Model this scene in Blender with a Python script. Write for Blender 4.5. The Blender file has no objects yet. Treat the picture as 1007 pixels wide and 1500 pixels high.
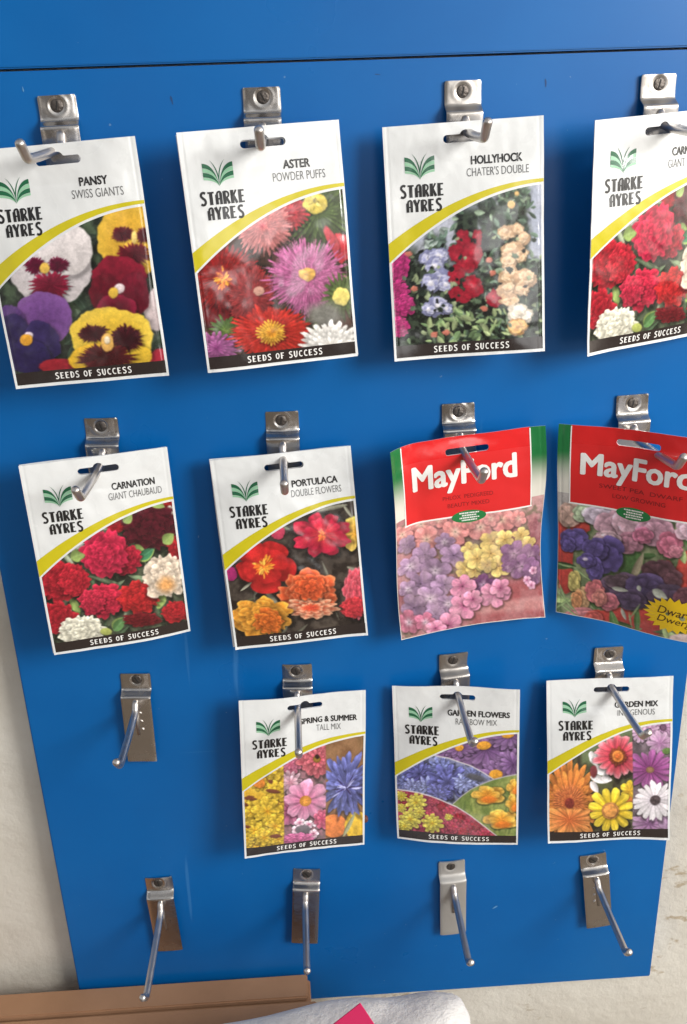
import bpy, bmesh, math
import numpy as np
from mathutils import Matrix, Vector

sc = bpy.context.scene
Z0 = 0.98                                   # height of the first hook row above the floor

# ------------------------------------------------------------------ camera
BM = Matrix(((1, 0, 0), (0, 0, -1), (0, 1, 0)))      # board axes (right, up, out) -> world
def W3(x, y, z):                             # board coordinates -> world
    return Vector((x, -z, y + Z0))
cam_d = bpy.data.cameras.new('camera')
cam = bpy.data.objects.new('camera', cam_d)
sc.collection.objects.link(cam)
cam_d.sensor_fit = 'VERTICAL'
cam_d.sensor_height = 36.0
cam_d.lens = 36.0 * 1400 / 1500
cam_d.clip_start = 0.02
cam_d.clip_end = 50
RC = Matrix(((0.9980989698, -0.0318040453, 0.0527915634),
             (-0.0496264251, -0.9226615014, 0.3824041995),
             (0.0365467427, -0.3842970941, -0.9224858151)))
r_, d_, f_ = RC[0], RC[1], RC[2]
mb = Matrix((r_, -d_, -f_)).transposed()
mw = (BM @ mb).to_4x4()
mw.translation = W3(0.15809789, -0.01847585, 0.72364922)
cam.matrix_world = mw
sc.camera = cam

# ------------------------------------------------------------------ world and lamps
world = bpy.data.worlds.new('World')
sc.world = world
world.use_nodes = True
wn, wl = world.node_tree.nodes, world.node_tree.links
bg = wn['Background']
tc = wn.new('ShaderNodeTexCoord')
sep = wn.new('ShaderNodeSeparateXYZ')
wl.new(tc.outputs['Generated'], sep.inputs[0])
def ramp(nodes, stops):
    r = nodes.new('ShaderNodeValToRGB')
    while len(r.color_ramp.elements) < len(stops):
        r.color_ramp.elements.new(0.5)
    for e, (p, c) in zip(r.color_ramp.elements, stops):
        e.position = p; e.color = (*c, 1)
    return r
mp = wn.new('ShaderNodeMapRange'); mp.inputs[1].default_value = -1; mp.inputs[2].default_value = 1
wl.new(sep.outputs['Z'], mp.inputs[0])
rz = ramp(wn, [(0.0, (.13, .11, .10)), (.30, (.24, .20, .175)), (.42, (.42, .37, .32)), (.52, (.60, .59, .58)), (.8, (.72, .75, .80)), (1, (.5, .5, .5))])
wl.new(mp.outputs[0], rz.inputs[0])
mpx = wn.new('ShaderNodeMapRange'); mpx.inputs[1].default_value = -1; mpx.inputs[2].default_value = 1
wl.new(sep.outputs['X'], mpx.inputs[0])
rx = ramp(wn, [(0.0, (.85, .86, .89)), (.45, (.80, .81, .83)), (.75, (1.3, 1.27, 1.22)), (.86, (2.2, 2.15, 2.05)), (.93, (5.6, 5.55, 5.4)), (1, (5.0, 4.95, 4.8))])
wl.new(mpx.outputs[0], rx.inputs[0])
mul = wn.new('ShaderNodeMix'); mul.data_type = 'RGBA'; mul.blend_type = 'MULTIPLY'; mul.inputs[0].default_value = 1
wl.new(rz.outputs[0], mul.inputs[6]); wl.new(rx.outputs[0], mul.inputs[7])
wnz = wn.new('ShaderNodeTexNoise'); wnz.inputs['Scale'].default_value = 2.6; wnz.inputs['Detail'].default_value = 2
wl.new(tc.outputs['Generated'], wnz.inputs['Vector'])
wr = ramp(wn, [(.36, (.45, .43, .42)), (.50, (.9, .9, .9)), (.60, (1.9, 1.88, 1.82))])
wl.new(wnz.outputs['Fac'], wr.inputs[0])
mul2 = wn.new('ShaderNodeMix'); mul2.data_type = 'RGBA'; mul2.blend_type = 'MULTIPLY'; mul2.inputs[0].default_value = 1
wl.new(mul.outputs[2], mul2.inputs[6]); wl.new(wr.outputs[0], mul2.inputs[7])
# soft bright spot added to the world in front, for glare on the packets
dt = wn.new('ShaderNodeVectorMath'); dt.operation = 'DOT_PRODUCT'; dt.inputs[1].default_value = (.215, -.976, .03)
wl.new(tc.outputs['Generated'], dt.inputs[0])
dr = wn.new('ShaderNodeMapRange'); dr.interpolation_type = 'SMOOTHSTEP'
dr.inputs[1].default_value = .988; dr.inputs[2].default_value = .996; dr.inputs[3].default_value = 0; dr.inputs[4].default_value = 4.5
wl.new(dt.outputs['Value'], dr.inputs[0])
av = wn.new('ShaderNodeMix'); av.data_type = 'RGBA'; av.blend_type = 'ADD'; av.inputs[0].default_value = 1
cmb = wn.new('ShaderNodeCombineColor')
for q in range(3): wl.new(dr.outputs[0], cmb.inputs[q])
wl.new(mul2.outputs[2], av.inputs[6]); wl.new(cmb.outputs[0], av.inputs[7])
wl.new(av.outputs[2], bg.inputs['Color'])
bg.inputs['Strength'].default_value = 0.66

def area(name, pos, target, sx, sy, power, col):
    l = bpy.data.lights.new(name, 'AREA')
    l.shape = 'RECTANGLE'; l.size = sx; l.size_y = sy; l.energy = power; l.color = col
    o = bpy.data.objects.new(name, l); sc.collection.objects.link(o)
    o.location = pos
    o.rotation_euler = (Vector(target) - Vector(pos)).to_track_quat('-Z', 'Y').to_euler()
area('window_light', W3(1.45, 0.42, 1.25), W3(0.2, -0.35, 0), 0.70, 0.70, 31, (1.0, .98, .94))

sc.view_settings.view_transform = 'Standard'
sc.view_settings.look = 'None'
sc.view_settings.gamma = 1
sc.view_settings.exposure = 0.19
sc.view_settings.use_curve_mapping = False
sc.render.engine = 'CYCLES'
sc.cycles.max_bounces = 6

# ------------------------------------------------------------------ helpers
def s2l(c):
    c = np.asarray(c, float)
    return np.where(c <= .04045, c / 12.92, ((c + .055) / 1.055) ** 2.4)
def rgb(r, g, b):
    return tuple(s2l(np.array([r, g, b]) / 255.0)) + (1,)

def mat(name, col, rough=.5, metal=0, spec=.5, coat=0, coat_r=.1):
    m = bpy.data.materials.new(name); m.use_nodes = True
    b = m.node_tree.nodes['Principled BSDF']
    b.inputs['Base Color'].default_value = col
    b.inputs['Roughness'].default_value = rough
    b.inputs['Metallic'].default_value = metal
    b.inputs['Specular IOR Level'].default_value = spec
    b.inputs['Coat Weight'].default_value = coat
    b.inputs['Coat Roughness'].default_value = coat_r
    return m
def bsdf(m): return m.node_tree.nodes['Principled BSDF']
def add_bump(m, scale, strength, dist, detail=3, rough=.5, stretch=None):
    n, l = m.node_tree.nodes, m.node_tree.links
    t = n.new('ShaderNodeTexCoord'); mpg = n.new('ShaderNodeMapping')
    if stretch: mpg.inputs['Scale'].default_value = stretch
    nz = n.new('ShaderNodeTexNoise'); nz.inputs['Scale'].default_value = scale
    nz.inputs['Detail'].default_value = detail; nz.inputs['Roughness'].default_value = rough
    bp = n.new('ShaderNodeBump'); bp.inputs['Strength'].default_value = strength; bp.inputs['Distance'].default_value = dist
    l.new(t.outputs['Object'], mpg.inputs[0]); l.new(mpg.outputs[0], nz.inputs['Vector'])
    l.new(nz.outputs['Fac'], bp.inputs['Height']); l.new(bp.outputs[0], bsdf(m).inputs['Normal'])
    return nz, bp
def mottle(m, c1, c2, scale, lo=.35, hi=.65, detail=6, stretch=None, rough=.6):
    n, l = m.node_tree.nodes, m.node_tree.links
    t = n.new('ShaderNodeTexCoord'); mpg = n.new('ShaderNodeMapping')
    if stretch: mpg.inputs['Scale'].default_value = stretch
    nz = n.new('ShaderNodeTexNoise'); nz.inputs['Scale'].default_value = scale
    nz.inputs['Detail'].default_value = detail; nz.inputs['Roughness'].default_value = rough
    r = ramp(n, [(lo, c1[:3]), (hi, c2[:3])])
    l.new(t.outputs['Object'], mpg.inputs[0]); l.new(mpg.outputs[0], nz.inputs['Vector'])
    l.new(nz.outputs['Fac'], r.inputs[0]); l.new(r.outputs[0], bsdf(m).inputs['Base Color'])
    return r
def rough_var(m, lo, hi, scale):
    n, l = m.node_tree.nodes, m.node_tree.links
    t = n.new('ShaderNodeTexCoord'); nz = n.new('ShaderNodeTexNoise')
    nz.inputs['Scale'].default_value = scale; nz.inputs['Detail'].default_value = 5
    mr = n.new('ShaderNodeMapRange'); mr.inputs[1].default_value = .3; mr.inputs[2].default_value = .7
    mr.inputs[3].default_value = lo; mr.inputs[4].default_value = hi
    l.new(t.outputs['Object'], nz.inputs['Vector']); l.new(nz.outputs['Fac'], mr.inputs[0])
    l.new(mr.outputs[0], bsdf(m).inputs['Roughness'])

def link(o, parent=None):
    sc.collection.objects.link(o)
    if parent is not None: o.parent = parent
    return o
def tag(o, label=None, cat=None, group=None, kind=None):
    if label: o['label'] = label
    if cat: o['category'] = cat
    if group: o['group'] = group
    if kind: o['kind'] = kind
    return o
def raw_mesh(name, V, F, m, parent=None, smooth=False, cols=None):
    """V (n,3); F list of faces or an (k,4) array"""
    me = bpy.data.meshes.new(name)
    V = np.asarray(V, np.float32)
    if isinstance(F, np.ndarray):
        k, q = F.shape
        me.vertices.add(len(V)); me.vertices.foreach_set('co', V.ravel())
        me.loops.add(k * q); me.loops.foreach_set('vertex_index', F.astype(np.int32).ravel())
        me.polygons.add(k); me.polygons.foreach_set('loop_start', np.arange(0, k * q, q, dtype=np.int32))
        me.update(calc_edges=True)
    else:
        me.from_pydata([tuple(v) for v in V], [], [tuple(f) for f in F])
    if cols is not None:
        ca = me.color_attributes.new('print_ink', 'FLOAT_COLOR', 'POINT')
        c4 = np.ones((len(V), 4), np.float32); c4[:, :3] = cols
        ca.data.foreach_set('color', c4.ravel())
    me.validate()
    me.materials.append(m)
    if smooth: me.polygons.foreach_set('use_smooth', np.ones(len(me.polygons), bool))
    o = bpy.data.objects.new(name, me)
    return link(o, parent)
def bm_obj(name, bm, m, parent=None, smooth=False):
    me = bpy.data.meshes.new(name)
    bmesh.ops.recalc_face_normals(bm, faces=bm.faces)
    bm.to_mesh(me); bm.free(); me.materials.append(m)
    if smooth: me.polygons.foreach_set('use_smooth', np.ones(len(me.polygons), bool))
    return link(bpy.data.objects.new(name, me), parent)
def grid_faces(nu, nv, base=0, flip=False):
    i = np.arange(nu - 1)[None, :] + np.arange(nv - 1)[:, None] * nu + base
    f = np.stack([i, i + nu, i + nu + 1, i + 1], -1).reshape(-1, 4)     # v runs downwards -> faces +z
    return f[:, ::-1] if flip else f
def tube(pts, rad, n=14, cap=True):
    """swept tube with rounded end; pts list of Vector, rad list"""
    pts = [Vector(p) for p in pts]
    V, F = [], []
    up = Vector((1, 0, 0))
    for k, p in enumerate(pts):
        t = (pts[min(k + 1, len(pts) - 1)] - pts[max(k - 1, 0)]).normalized()
        a = up - t * up.dot(t); a.normalize(); b = t.cross(a)
        for j in range(n):
            th = 2 * math.pi * j / n
            V.append(p + (a * math.cos(th) + b * math.sin(th)) * rad[k])
    for k in range(len(pts) - 1):
        for j in range(n):
            F.append((k * n + j, k * n + (j + 1) % n, (k + 1) * n + (j + 1) % n, (k + 1) * n + j))
    F.append(tuple(range(n))[::-1]); F.append(tuple((len(pts) - 1) * n + j for j in range(n)))
    return V, F
def box(bm, x0, x1, y0, y1, z0, z1):
    """box given in board coordinates, written in world axes"""
    r = bmesh.ops.create_cube(bm, size=1)
    for v in r['verts']:
        x = x0 if v.co.x < 0 else x1; y = y0 if v.co.y < 0 else y1; z = z0 if v.co.z < 0 else z1
        v.co = W3(x, y, z)
    return r

# ------------------------------------------------------------------ the setting
m_wall = mat('whitewashed_plaster', rgb(214, 206, 190), .85, spec=.2)
mottle(m_wall, rgb(196, 188, 174), rgb(222, 217, 206), 5, .3, .7, 8)
nb, bpn = add_bump(m_wall, 22, .35, .012, 8, .62)
n, l = m_wall.node_tree.nodes, m_wall.node_tree.links
# grime specks and drips, thicker towards the foot of the wall on the right
t = n.new('ShaderNodeTexCoord'); sp = n.new('ShaderNodeSeparateXYZ'); l.new(t.outputs['Object'], sp.inputs[0])
nz = n.new('ShaderNodeTexNoise'); nz.inputs['Scale'].default_value = 55; nz.inputs['Detail'].default_value = 4; nz.inputs['Roughness'].default_value = .55
mpg = n.new('ShaderNodeMapping'); mpg.inputs['Scale'].default_value = (1, 1, 1.9); mpg.inputs['Rotation'].default_value = (0, .5, 0)
l.new(t.outputs['Object'], mpg.inputs[0]); l.new(mpg.outputs[0], nz.inputs['Vector'])
nz2 = n.new('ShaderNodeTexNoise'); nz2.inputs['Scale'].default_value = 9; nz2.inputs['Detail'].default_value = 2
l.new(t.outputs['Object'], nz2.inputs['Vector'])
mm = n.new('ShaderNodeMath'); mm.operation = 'MULTIPLY'
l.new(nz.outputs['Fac'], mm.inputs[0]); l.new(nz2.outputs['Fac'], mm.inputs[1])
mh = n.new('ShaderNodeMapRange'); mh.inputs[1].default_value = Z0 - .97; mh.inputs[2].default_value = Z0 - .55
mh.inputs[3].default_value = .07; mh.inputs[4].default_value = -.04
l.new(sp.outputs['Z'], mh.inputs[0])
ad = n.new('ShaderNodeMath'); ad.operation = 'ADD'; l.new(mm.outputs[0], ad.inputs[0]); l.new(mh.outputs[0], ad.inputs[1])
mxr = n.new('ShaderNodeMapRange'); mxr.inputs[1].default_value = .40; mxr.inputs[2].default_value = .56; mxr.inputs[3].default_value = .0; mxr.inputs[4].default_value = .055
l.new(sp.outputs['X'], mxr.inputs[0]); ad2 = n.new('ShaderNodeMath'); ad2.operation = 'ADD'; l.new(ad.outputs[0], ad2.inputs[0]); l.new(mxr.outputs[0], ad2.inputs[1]); ad = ad2
rr = ramp(n, [(.43, (0, 0, 0)), (.49, (.9, .9, .9))]); l.new(ad.outputs[0], rr.inputs[0])
mx = n.new('ShaderNodeMix'); mx.data_type = 'RGBA'
old = bsdf(m_wall).inputs['Base Color'].links[0].from_socket
l.new(rr.outputs[0], mx.inputs[0]); l.new(old, mx.inputs[6]); mx.inputs[7].default_value = rgb(172, 156, 132)
l.new(mx.outputs[2], bsdf(m_wall).inputs['Base Color'])
# a fine lumpy wall sheet with thickness
nu, nv = 160, 150
xs = np.linspace(-1.2, 1.6, nu); ys = np.linspace(.9, -.98, nv)
XX, YY = np.meshgrid(xs, ys)
rng = np.random.default_rng(3)
ZZ = -.024 + .0025 * np.sin(XX * 11 + 1.3 * np.sin(YY * 7)) * np.sin(YY * 9 + .7)
V = np.stack([XX, -ZZ, YY + Z0], -1).reshape(-1, 3)
Vb = V.copy(); Vb[:, 1] = .16
F = np.concatenate([grid_faces(nu, nv), grid_faces(nu, nv, nu * nv, True)])
wall = raw_mesh('wall', np.concatenate([V, Vb]), F, m_wall, smooth=True)
tag(wall, 'rough whitewashed plaster wall with dirt stains behind the blue boards', 'wall')

m_floor = mat('concrete', rgb(120, 108, 95), .9); mottle(m_floor, rgb(105, 94, 82), rgb(135, 122, 108), 8)
bm = bmesh.new(); box(bm, -4, 4, -Z0 - .05, -Z0, -.16, 5); tag(bm_obj('floor', bm, m_floor), kind='structure')

# blue boards
m_blue = mat('blue_laminate', rgb(6, 86, 158), .33, spec=.32)
mottle(m_blue, rgb(3, 89, 157), rgb(7, 97, 166), 7, .3, .7, 8)
rough_var(m_blue, .26, .42, 9)
add_bump(m_blue, 3, .12, .02, 2)
n, l = m_blue.node_tree.nodes, m_blue.node_tree.links
base = bsdf(m_blue).inputs['Base Color'].links[0].from_socket
for k, (scl, stc, rot, lo, hi, col, amt) in enumerate([(60, (1, 1, .05), .35, .70, .74, (70, 130, 185), .35), (70, (.05, 1, 1), .2, .715, .75, (70, 130, 185), .3), (190, (1, 1, 1), 0, .735, .76, (120, 150, 180), .5), (4, (1, 1, 1), 0, .55, .75, (40, 108, 165), .35)]):
    t = n.new('ShaderNodeTexCoord'); mpg = n.new('ShaderNodeMapping'); mpg.inputs['Scale'].default_value = stc; mpg.inputs['Rotation'].default_value = (0, rot, 0)
    nz = n.new('ShaderNodeTexNoise'); nz.inputs['Scale'].default_value = scl; nz.inputs['Detail'].default_value = 3 if k < 3 else 6
    l.new(t.outputs['Object'], mpg.inputs[0]); l.new(mpg.outputs[0], nz.inputs['Vector'])
    mr = n.new('ShaderNodeMapRange'); mr.inputs[1].default_value = lo; mr.inputs[2].default_value = hi; mr.inputs[4].default_value = amt
    l.new(nz.outputs['Fac'], mr.inputs[0])
    mxx = n.new('ShaderNodeMix'); mxx.data_type = 'RGBA'; mxx.inputs[7].default_value = rgb(*col)
    l.new(mr.outputs[0], mxx.inputs[0]); l.new(base, mxx.inputs[6]); base = mxx.outputs[2]
l.new(base, bsdf(m_blue).inputs['Base Color'])
m_edge = mat('board_edge', rgb(70, 92, 120), .5)
def board(name, x0, x1, y0, y1, z0, z1, label):
    bm = bmesh.new(); box(bm, x0, x1, y0, y1, z0, z1)
    bmesh.ops.bevel(bm, geom=list(bm.edges), offset=.0011, segments=2, affect='EDGES')
    return tag(bm_obj(name, bm, m_blue), label, 'board')
BX0, BX1, BY0 = -.0985, .4925, -.8660
b1 = board('display_board', BX0, BX1, BY0, .0153, -.016, 0, 'large glossy blue display board carrying the rows of hooks and seed packets')
b2 = board('header_board', BX0 - .1, BX1 + .1, .0169, .30, -.016, -.0004, 'plain blue board with no hooks, above the thin dark seam along the top')
# smudges and pencil ticks on the board
m_mark = mat('scuff_mark', rgb(20, 62, 112), .6)
m_scuff = mat('pale_scuff', rgb(84, 138, 186), .6)
for k, (x, y, w, h, r, mm_) in enumerate([(.078, -.006, .0012, .006, .2, m_mark), (.3385, -.003, .001, .0055, .1, m_mark), (.2205, .006, .004, .0007, -.1, m_mark),
                                           (-.022, .004, .0008, .0035, .1, m_scuff), (.325, -.756, .006, .0018, .6, m_scuff)]):
    bm = bmesh.new()
    ring = []
    for j in range(14):
        th = 2 * math.pi * j / 14
        px, py = math.cos(th) * w / 2 * (1 + .3 * math.sin(3 * th + k)), math.sin(th) * h / 2
        ring.append(bm.verts.new((px * math.cos(r) - py * math.sin(r) + x, -.00025, px * math.sin(r) + py * math.cos(r) + y + Z0)))
    bm.faces.new(ring)
    ob = bm_obj('scuff', bm, mm_, b1)
m_plug = mat('brown_plug', rgb(110, 62, 52), .6)

# ------------------------------------------------------------------ display hooks
m_chrome = mat('worn_chrome', (.60, .565, .53, 1), .16, metal=1)
add_bump(m_chrome, 60, .10, .004, 3); rough_var(m_chrome, .10, .30, 40)
m_rod = mat('chrome_rod', (.58, .54, .51, 1), .34, metal=1); rough_var(m_rod, .28, .44, 90)
m_dull = mat('dulled_plate', (.43, .40, .37, 1), .30, metal=.95); rough_var(m_dull, .22, .42, 40); add_bump(m_dull, 60, .12, .004, 3)
m_screw = mat('screw_steel', (.11, .095, .085, 1), .45, metal=.85); add_bump(m_screw, 500, .4, .002)
m_slot = mat('screw_slot', (.015, .013, .012, 1), .8)

m_pale = mat('matt_plate', (.46, .44, .41, 1), .45, metal=.6); rough_var(m_pale, .4, .6, 40); add_bump(m_pale, 80, .15, .003, 4)
def plate_mesh(name, parent, seed, scr, pm=None):
    rs = np.random.default_rng(seed)
    prof = [(-.0, .0022), (-.004, .0021), (-.008, .002), (-.012, .0021), (-.0150, .0024), (-.0160, .0031), (-.0170, .0042), (-.0192, .0078), (-.0200, .0088), (-.0212, .0092), (-.024, .0090),
            (-.035, .0085), (-.055, .0080), (-.075, .0078), (-.086, .0078), (-.0885, .0074)]
    P = np.array(prof); s = np.r_[0, np.cumsum(np.hypot(*np.diff(P, axis=0).T))]
    ss = np.unique(np.r_[np.linspace(0, .0175, 26), np.linspace(.0175, .026, 14), np.linspace(.026, s[-1], 22)])
    py = np.interp(ss, s, P[:, 0]); pz = np.interp(ss, s, P[:, 1])
    k = np.array([.25, .5, .25]); 
    for _ in range(1):
        pz[1:-1] = np.convolve(pz, k, 'valid'); py[1:-1] = np.convolve(py, k, 'valid')
    w = .0130
    us = np.linspace(-1, 1, 27)
    U, Yp = np.meshgrid(us * w, py); Zp = np.repeat(pz[:, None], 27, 1)
    # rounded top corners
    topc = np.clip(1 - (-Yp) / .002, 0, 1); U = U * (1 - .06 * topc ** 2)
    d = np.hypot(U - scr[0], Yp - scr[1])
    Zp = Zp - .0010 * np.exp(-(d / .0048) ** 2) * (Yp > -.016)                    # countersink
    Zp = Zp + .0004 * np.exp(-((d - .0062) / .002) ** 2) * (Yp > -.0155)
    Zp = Zp + rs.uniform(-1, 1) * .0006 * (U / w) ** 2 + rs.uniform(-.5, .5) * .0005 * np.sin(Yp * 60 + rs.uniform(0, 6))
    Zp = Zp - .0006 * np.abs(us[None, :]) ** 10                                 # rolled edges
    nu, nv = 27, len(py)
    A = np.stack([U, Yp, Zp], -1).reshape(-1, 3); B = A.copy(); B[:, 2] -= .0013
    N = nu * nv
    F = [tuple(f) for f in grid_faces(nu, nv)] + [tuple(f) for f in grid_faces(nu, nv, N, True)]
    loop = [i for i in range(nu)] + [nu - 1 + nu * j for j in range(1, nv)] + [N - 1 - i for i in range(1, nu)] + [nu * (nv - 1 - j) for j in range(1, nv - 1)]
    for a, b in zip(loop, loop[1:] + loop[:1]): F.append((a, b, b + N, a + N))
    o = raw_mesh(name, np.concatenate([A, B]), F, pm or m_chrome, parent, True)
    me = o.data
    bm = bmesh.new(); bm.from_mesh(me); bmesh.ops.recalc_face_normals(bm, faces=bm.faces)
    for e in bm.edges:
        if len(e.link_faces) == 2 and e.calc_face_angle(0) > 1.0: e.smooth = False
    bm.to_mesh(me); bm.free()
    return o
def disc(name, r, z0, z1, m, parent, c, dome=.0, n=28):
    V, F = [], []
    rings = [(1.0, z0), (1.0, z1 - dome), (.85, z1 - dome * .35), (.45, z1), (.02, z1)]
    for rr_, zz in rings:
        for j in range(n):
            V.append((c[0] + r * rr_ * math.cos(2 * math.pi * j / n), c[1] + r * rr_ * math.sin(2 * math.pi * j / n), zz))
    for k in range(len(rings) - 1):
        for j in range(n):
            F.append((k * n + j, k * n + (j + 1) % n, (k + 1) * n + (j + 1) % n, (k + 1) * n + j))
    F.append(tuple((len(rings) - 1) * n + j for j in range(n)))
    return raw_mesh(name, V, F, m, parent, True)
def make_hook(x, y, tilt, tip, label, seed, yaw=0, pitch=0, weld=True):
    """tip = (x, y, z) of the elbow relative to the top centre of the plate"""
    root = bpy.data.objects.new('display_hook', None); link(root)
    root.empty_display_size = .02
    R = BM @ (Matrix.Rotation(math.radians(tilt), 3, 'Z') @ Matrix.Rotation(math.radians(yaw), 3, 'Y') @ Matrix.Rotation(math.radians(pitch), 3, 'X'))
    M = R.to_4x4(); M.translation = W3(x, y, 0); root.matrix_world = M
    tag(root, label, 'hook', 'metal hooks screwed to the blue board in rows of four')
    rs = np.random.default_rng(seed)
    scr = (rs.uniform(-.0012, .0012), -.0066 + rs.uniform(-.0006, .0006))
    plate = plate_mesh('plate', root, seed, scr, m_pale if seed == 34 else m_dull if seed - 20 in (2, 3, 10) else None)
    s = disc('screw', .0043, .0006, .0026, m_screw, root, scr, .0005)
    a = rs.uniform(1.2, 2.4)
    bm = bmesh.new(); r = bmesh.ops.create_cube(bm, size=1)
    for v in r['verts']:
        lx, ly = v.co.x * .0060, v.co.y * .0011
        v.co = (scr[0] + lx * math.cos(a) - ly * math.sin(a), scr[1] + lx * math.sin(a) + ly * math.cos(a), .0024 + v.co.z * .0006)
    bm_obj('slot', bm, m_slot, s)
    # prong: runs up the plate, turns out, ends in a short upturned tip
    T = (BM.inverted() @ R).inverted() @ Vector(tip)
    base = Vector((rs.uniform(-.0005, .0005) , -.0300, .0105))
    r0 = .0031
    pts, rad = [], []
    pts += [base + Vector((0, .0065, -.003)), base + Vector((0, .006, -.0022)), base + Vector((0, .0035, -.0004)), base + Vector((0, .0004, .0010))]
    rad += [.0012, r0 * .85, r0, r0]
    st = base + Vector((0, -.0028, .0036))
    el = T
    dirv = (el - st).normalized()
    for k in range(0, 9):
        q = k / 8
        pts.append(st.lerp(el - dirv * .0035, q) + Vector((0, -.0008 * math.sin(math.pi * q), 0))); rad.append(r0)
    upv = Vector((dirv.x * .6, 1, .85)).normalized()
    for k in range(1, 6):
        q = k / 5
        c = (el - dirv * .0035) * (1 - q) ** 2 + el * 2 * q * (1 - q) + (el + upv * .0035) * q * q
        pts.append(c); rad.append(r0)
    for k, (h, rr_) in enumerate([(.006, 1), (.0105, 1.02), (.0132, 1.04), (.0146, .9), (.0153, .58), (.0156, .12)]):
        pts.append(el + upv * h); rad.append(r0 * rr_)
    V, F = tube(pts, rad)
    raw_mesh('prong', V, F, m_rod, root, True)
    # notched weld: a gusset under the prong with three teeth
    if weld:
        side = 1 if T.x <= base.x else -1
        for k in range(3 if seed in (28, 35) else 0):
            bm = bmesh.new(); r = bmesh.ops.create_uvsphere(bm, u_segments=10, v_segments=6, radius=1)
            for v in r['verts']:
                v.co = (base.x + side * (.0034 + .0004 * k) + v.co.x * .0015, -.0355 - .0085 * k + v.co.y * .0009 - v.co.x * side * .0009, .0084 + v.co.z * .0010)
            bm_obj('weld', bm, m_rod, plate, True)
        bm = bmesh.new(); r = bmesh.ops.create_cube(bm, size=1)
        for v in r['verts']:
            yy = -.031 if v.co.y > 0 else -.060
            zz = .0074 if v.co.z < 0 else (.0125 if v.co.y > 0 else .0086)
            v.co = (base.x + v.co.x * .0032, yy, zz)
        bmesh.ops.bevel(bm, geom=list(bm.edges), offset=.0006, segments=2, affect='EDGES')
        bm_obj('gusset', bm, m_rod, plate, True)
    return root

HK = [  # x, y, tilt, elbow (dx, dy, z), label, yaw, pitch
 (-.0002, -.0003, 1.4, (-.0075, -.0385, .072), 'metal hook at the left edge holding the pansy packet, prong bent to the left', 3, 1),
 (.1401, .0004, .1, (-.0010, -.0365, .071), 'metal hook holding the aster packet, prong pointing straight at the viewer', -2, 0),
 (.2800, .0004, .2, (.0025, -.0362, .071), 'pale metal hook holding the hollyhock packet, prong bent to the right', 4, 2),
 (.4180, .0003, .6, (.0035, -.0370, .071), 'pale metal hook at the right edge holding the faded carnation packet', 7, 2),
 (.0006, -.2302, -.4, (-.0065, -.0390, .072), 'metal hook holding the carnation packet in the second row, prong slanting left', -3, 1),
 (.1411, -.2316, -.2, (.0005, -.0400, .073), 'metal hook holding the portulaca packet with red and orange blooms', -2, 0),
 (.2800, -.2315, 1., (.0055, -.0380, .075), 'metal hook holding the red headed packet of phlox', 0, -5),
 (.4191, -.2310, 1.4, (.0095, -.0330, .080), 'metal hook holding the red headed sweet pea packet with the yellow star', 2, -2),
 (.0008, -.4613, -1.5, (-.0065, -.0420, .074), 'bare metal hook left of the spring and summer packet, prong slanting left', -3, 0),
 (.1414, -.4613, -.6, (-.0010, -.0410, .076), 'metal hook holding the spring and summer packet with the blue cornflower', -3, 0),
 (.2792, -.4590, 1.1, (.0040, -.0420, .076), 'bright metal hook holding the garden flowers packet', 5, 6),
 (.4175, -.4610, -.1, (.0075, -.0410, .078), 'metal hook holding the garden mix packet with the orange gerbera', 1, 0),
 (-.0034, -.6896, 1.8, (-.0040, -.0480, .096), 'empty metal hook above the brown cardboard box, longest prong, leftmost of the bottom row', -2, 0),
 (.1395, -.6905, -4., (-.0035, -.0440, .082), 'empty metal hook below the spring and summer packet, plate leaning to the left', -3, -2),
 (.2804, -.6924, .8, (.0035, -.0450, .082), 'empty metal hook with the palest plate, below the garden flowers packet', 3, 0),
 (.4194, -.6950, 7., (.0095, -.0420, .083), 'empty metal hook leaning to the right at the lower right, below the garden mix packet', 0, -2),
]
for k, (x, y, tl, tip, lab, yw, pt) in enumerate(HK):
    make_hook(x, y, tl, tip, lab, 20 + k, yw, pt * .4, weld=(k >= 8))

# ------------------------------------------------------------------ printing: a small painter
def _hash(i, j, s):
    h = (i * 374761393 + j * 668265263 + s * 2147483647 + 1274126177) & 0xffffffff
    h = ((h ^ (h >> 13)) * 1274126177) & 0xffffffff
    return ((h ^ (h >> 16)) & 0xffff) / 65535.0
def noise(x, y, s=0):
    i = np.floor(x).astype(np.int64); j = np.floor(y).astype(np.int64)
    fx = x - i; fy = y - j; fx = fx * fx * (3 - 2 * fx); fy = fy * fy * (3 - 2 * fy)
    a = _hash(i, j, s); b = _hash(i + 1, j, s); c = _hash(i, j + 1, s); d = _hash(i + 1, j + 1, s)
    return (a * (1 - fx) + b * fx) * (1 - fy) + (c * (1 - fx) + d * fx) * fy
def fbm(x, y, s=0, o=4):
    v = 0; a = .5; t = 0
    for k in range(o):
        v = v + a * noise(x * 2 ** k, y * 2 ** k, s + 17 * k); t += a; a *= .55
    return v / t
def sst(a, b, x):
    t = np.clip((x - a) / (b - a), 0, 1); return t * t * (3 - 2 * t)
def C(*c): return np.array(c, float) / 255.0

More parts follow.
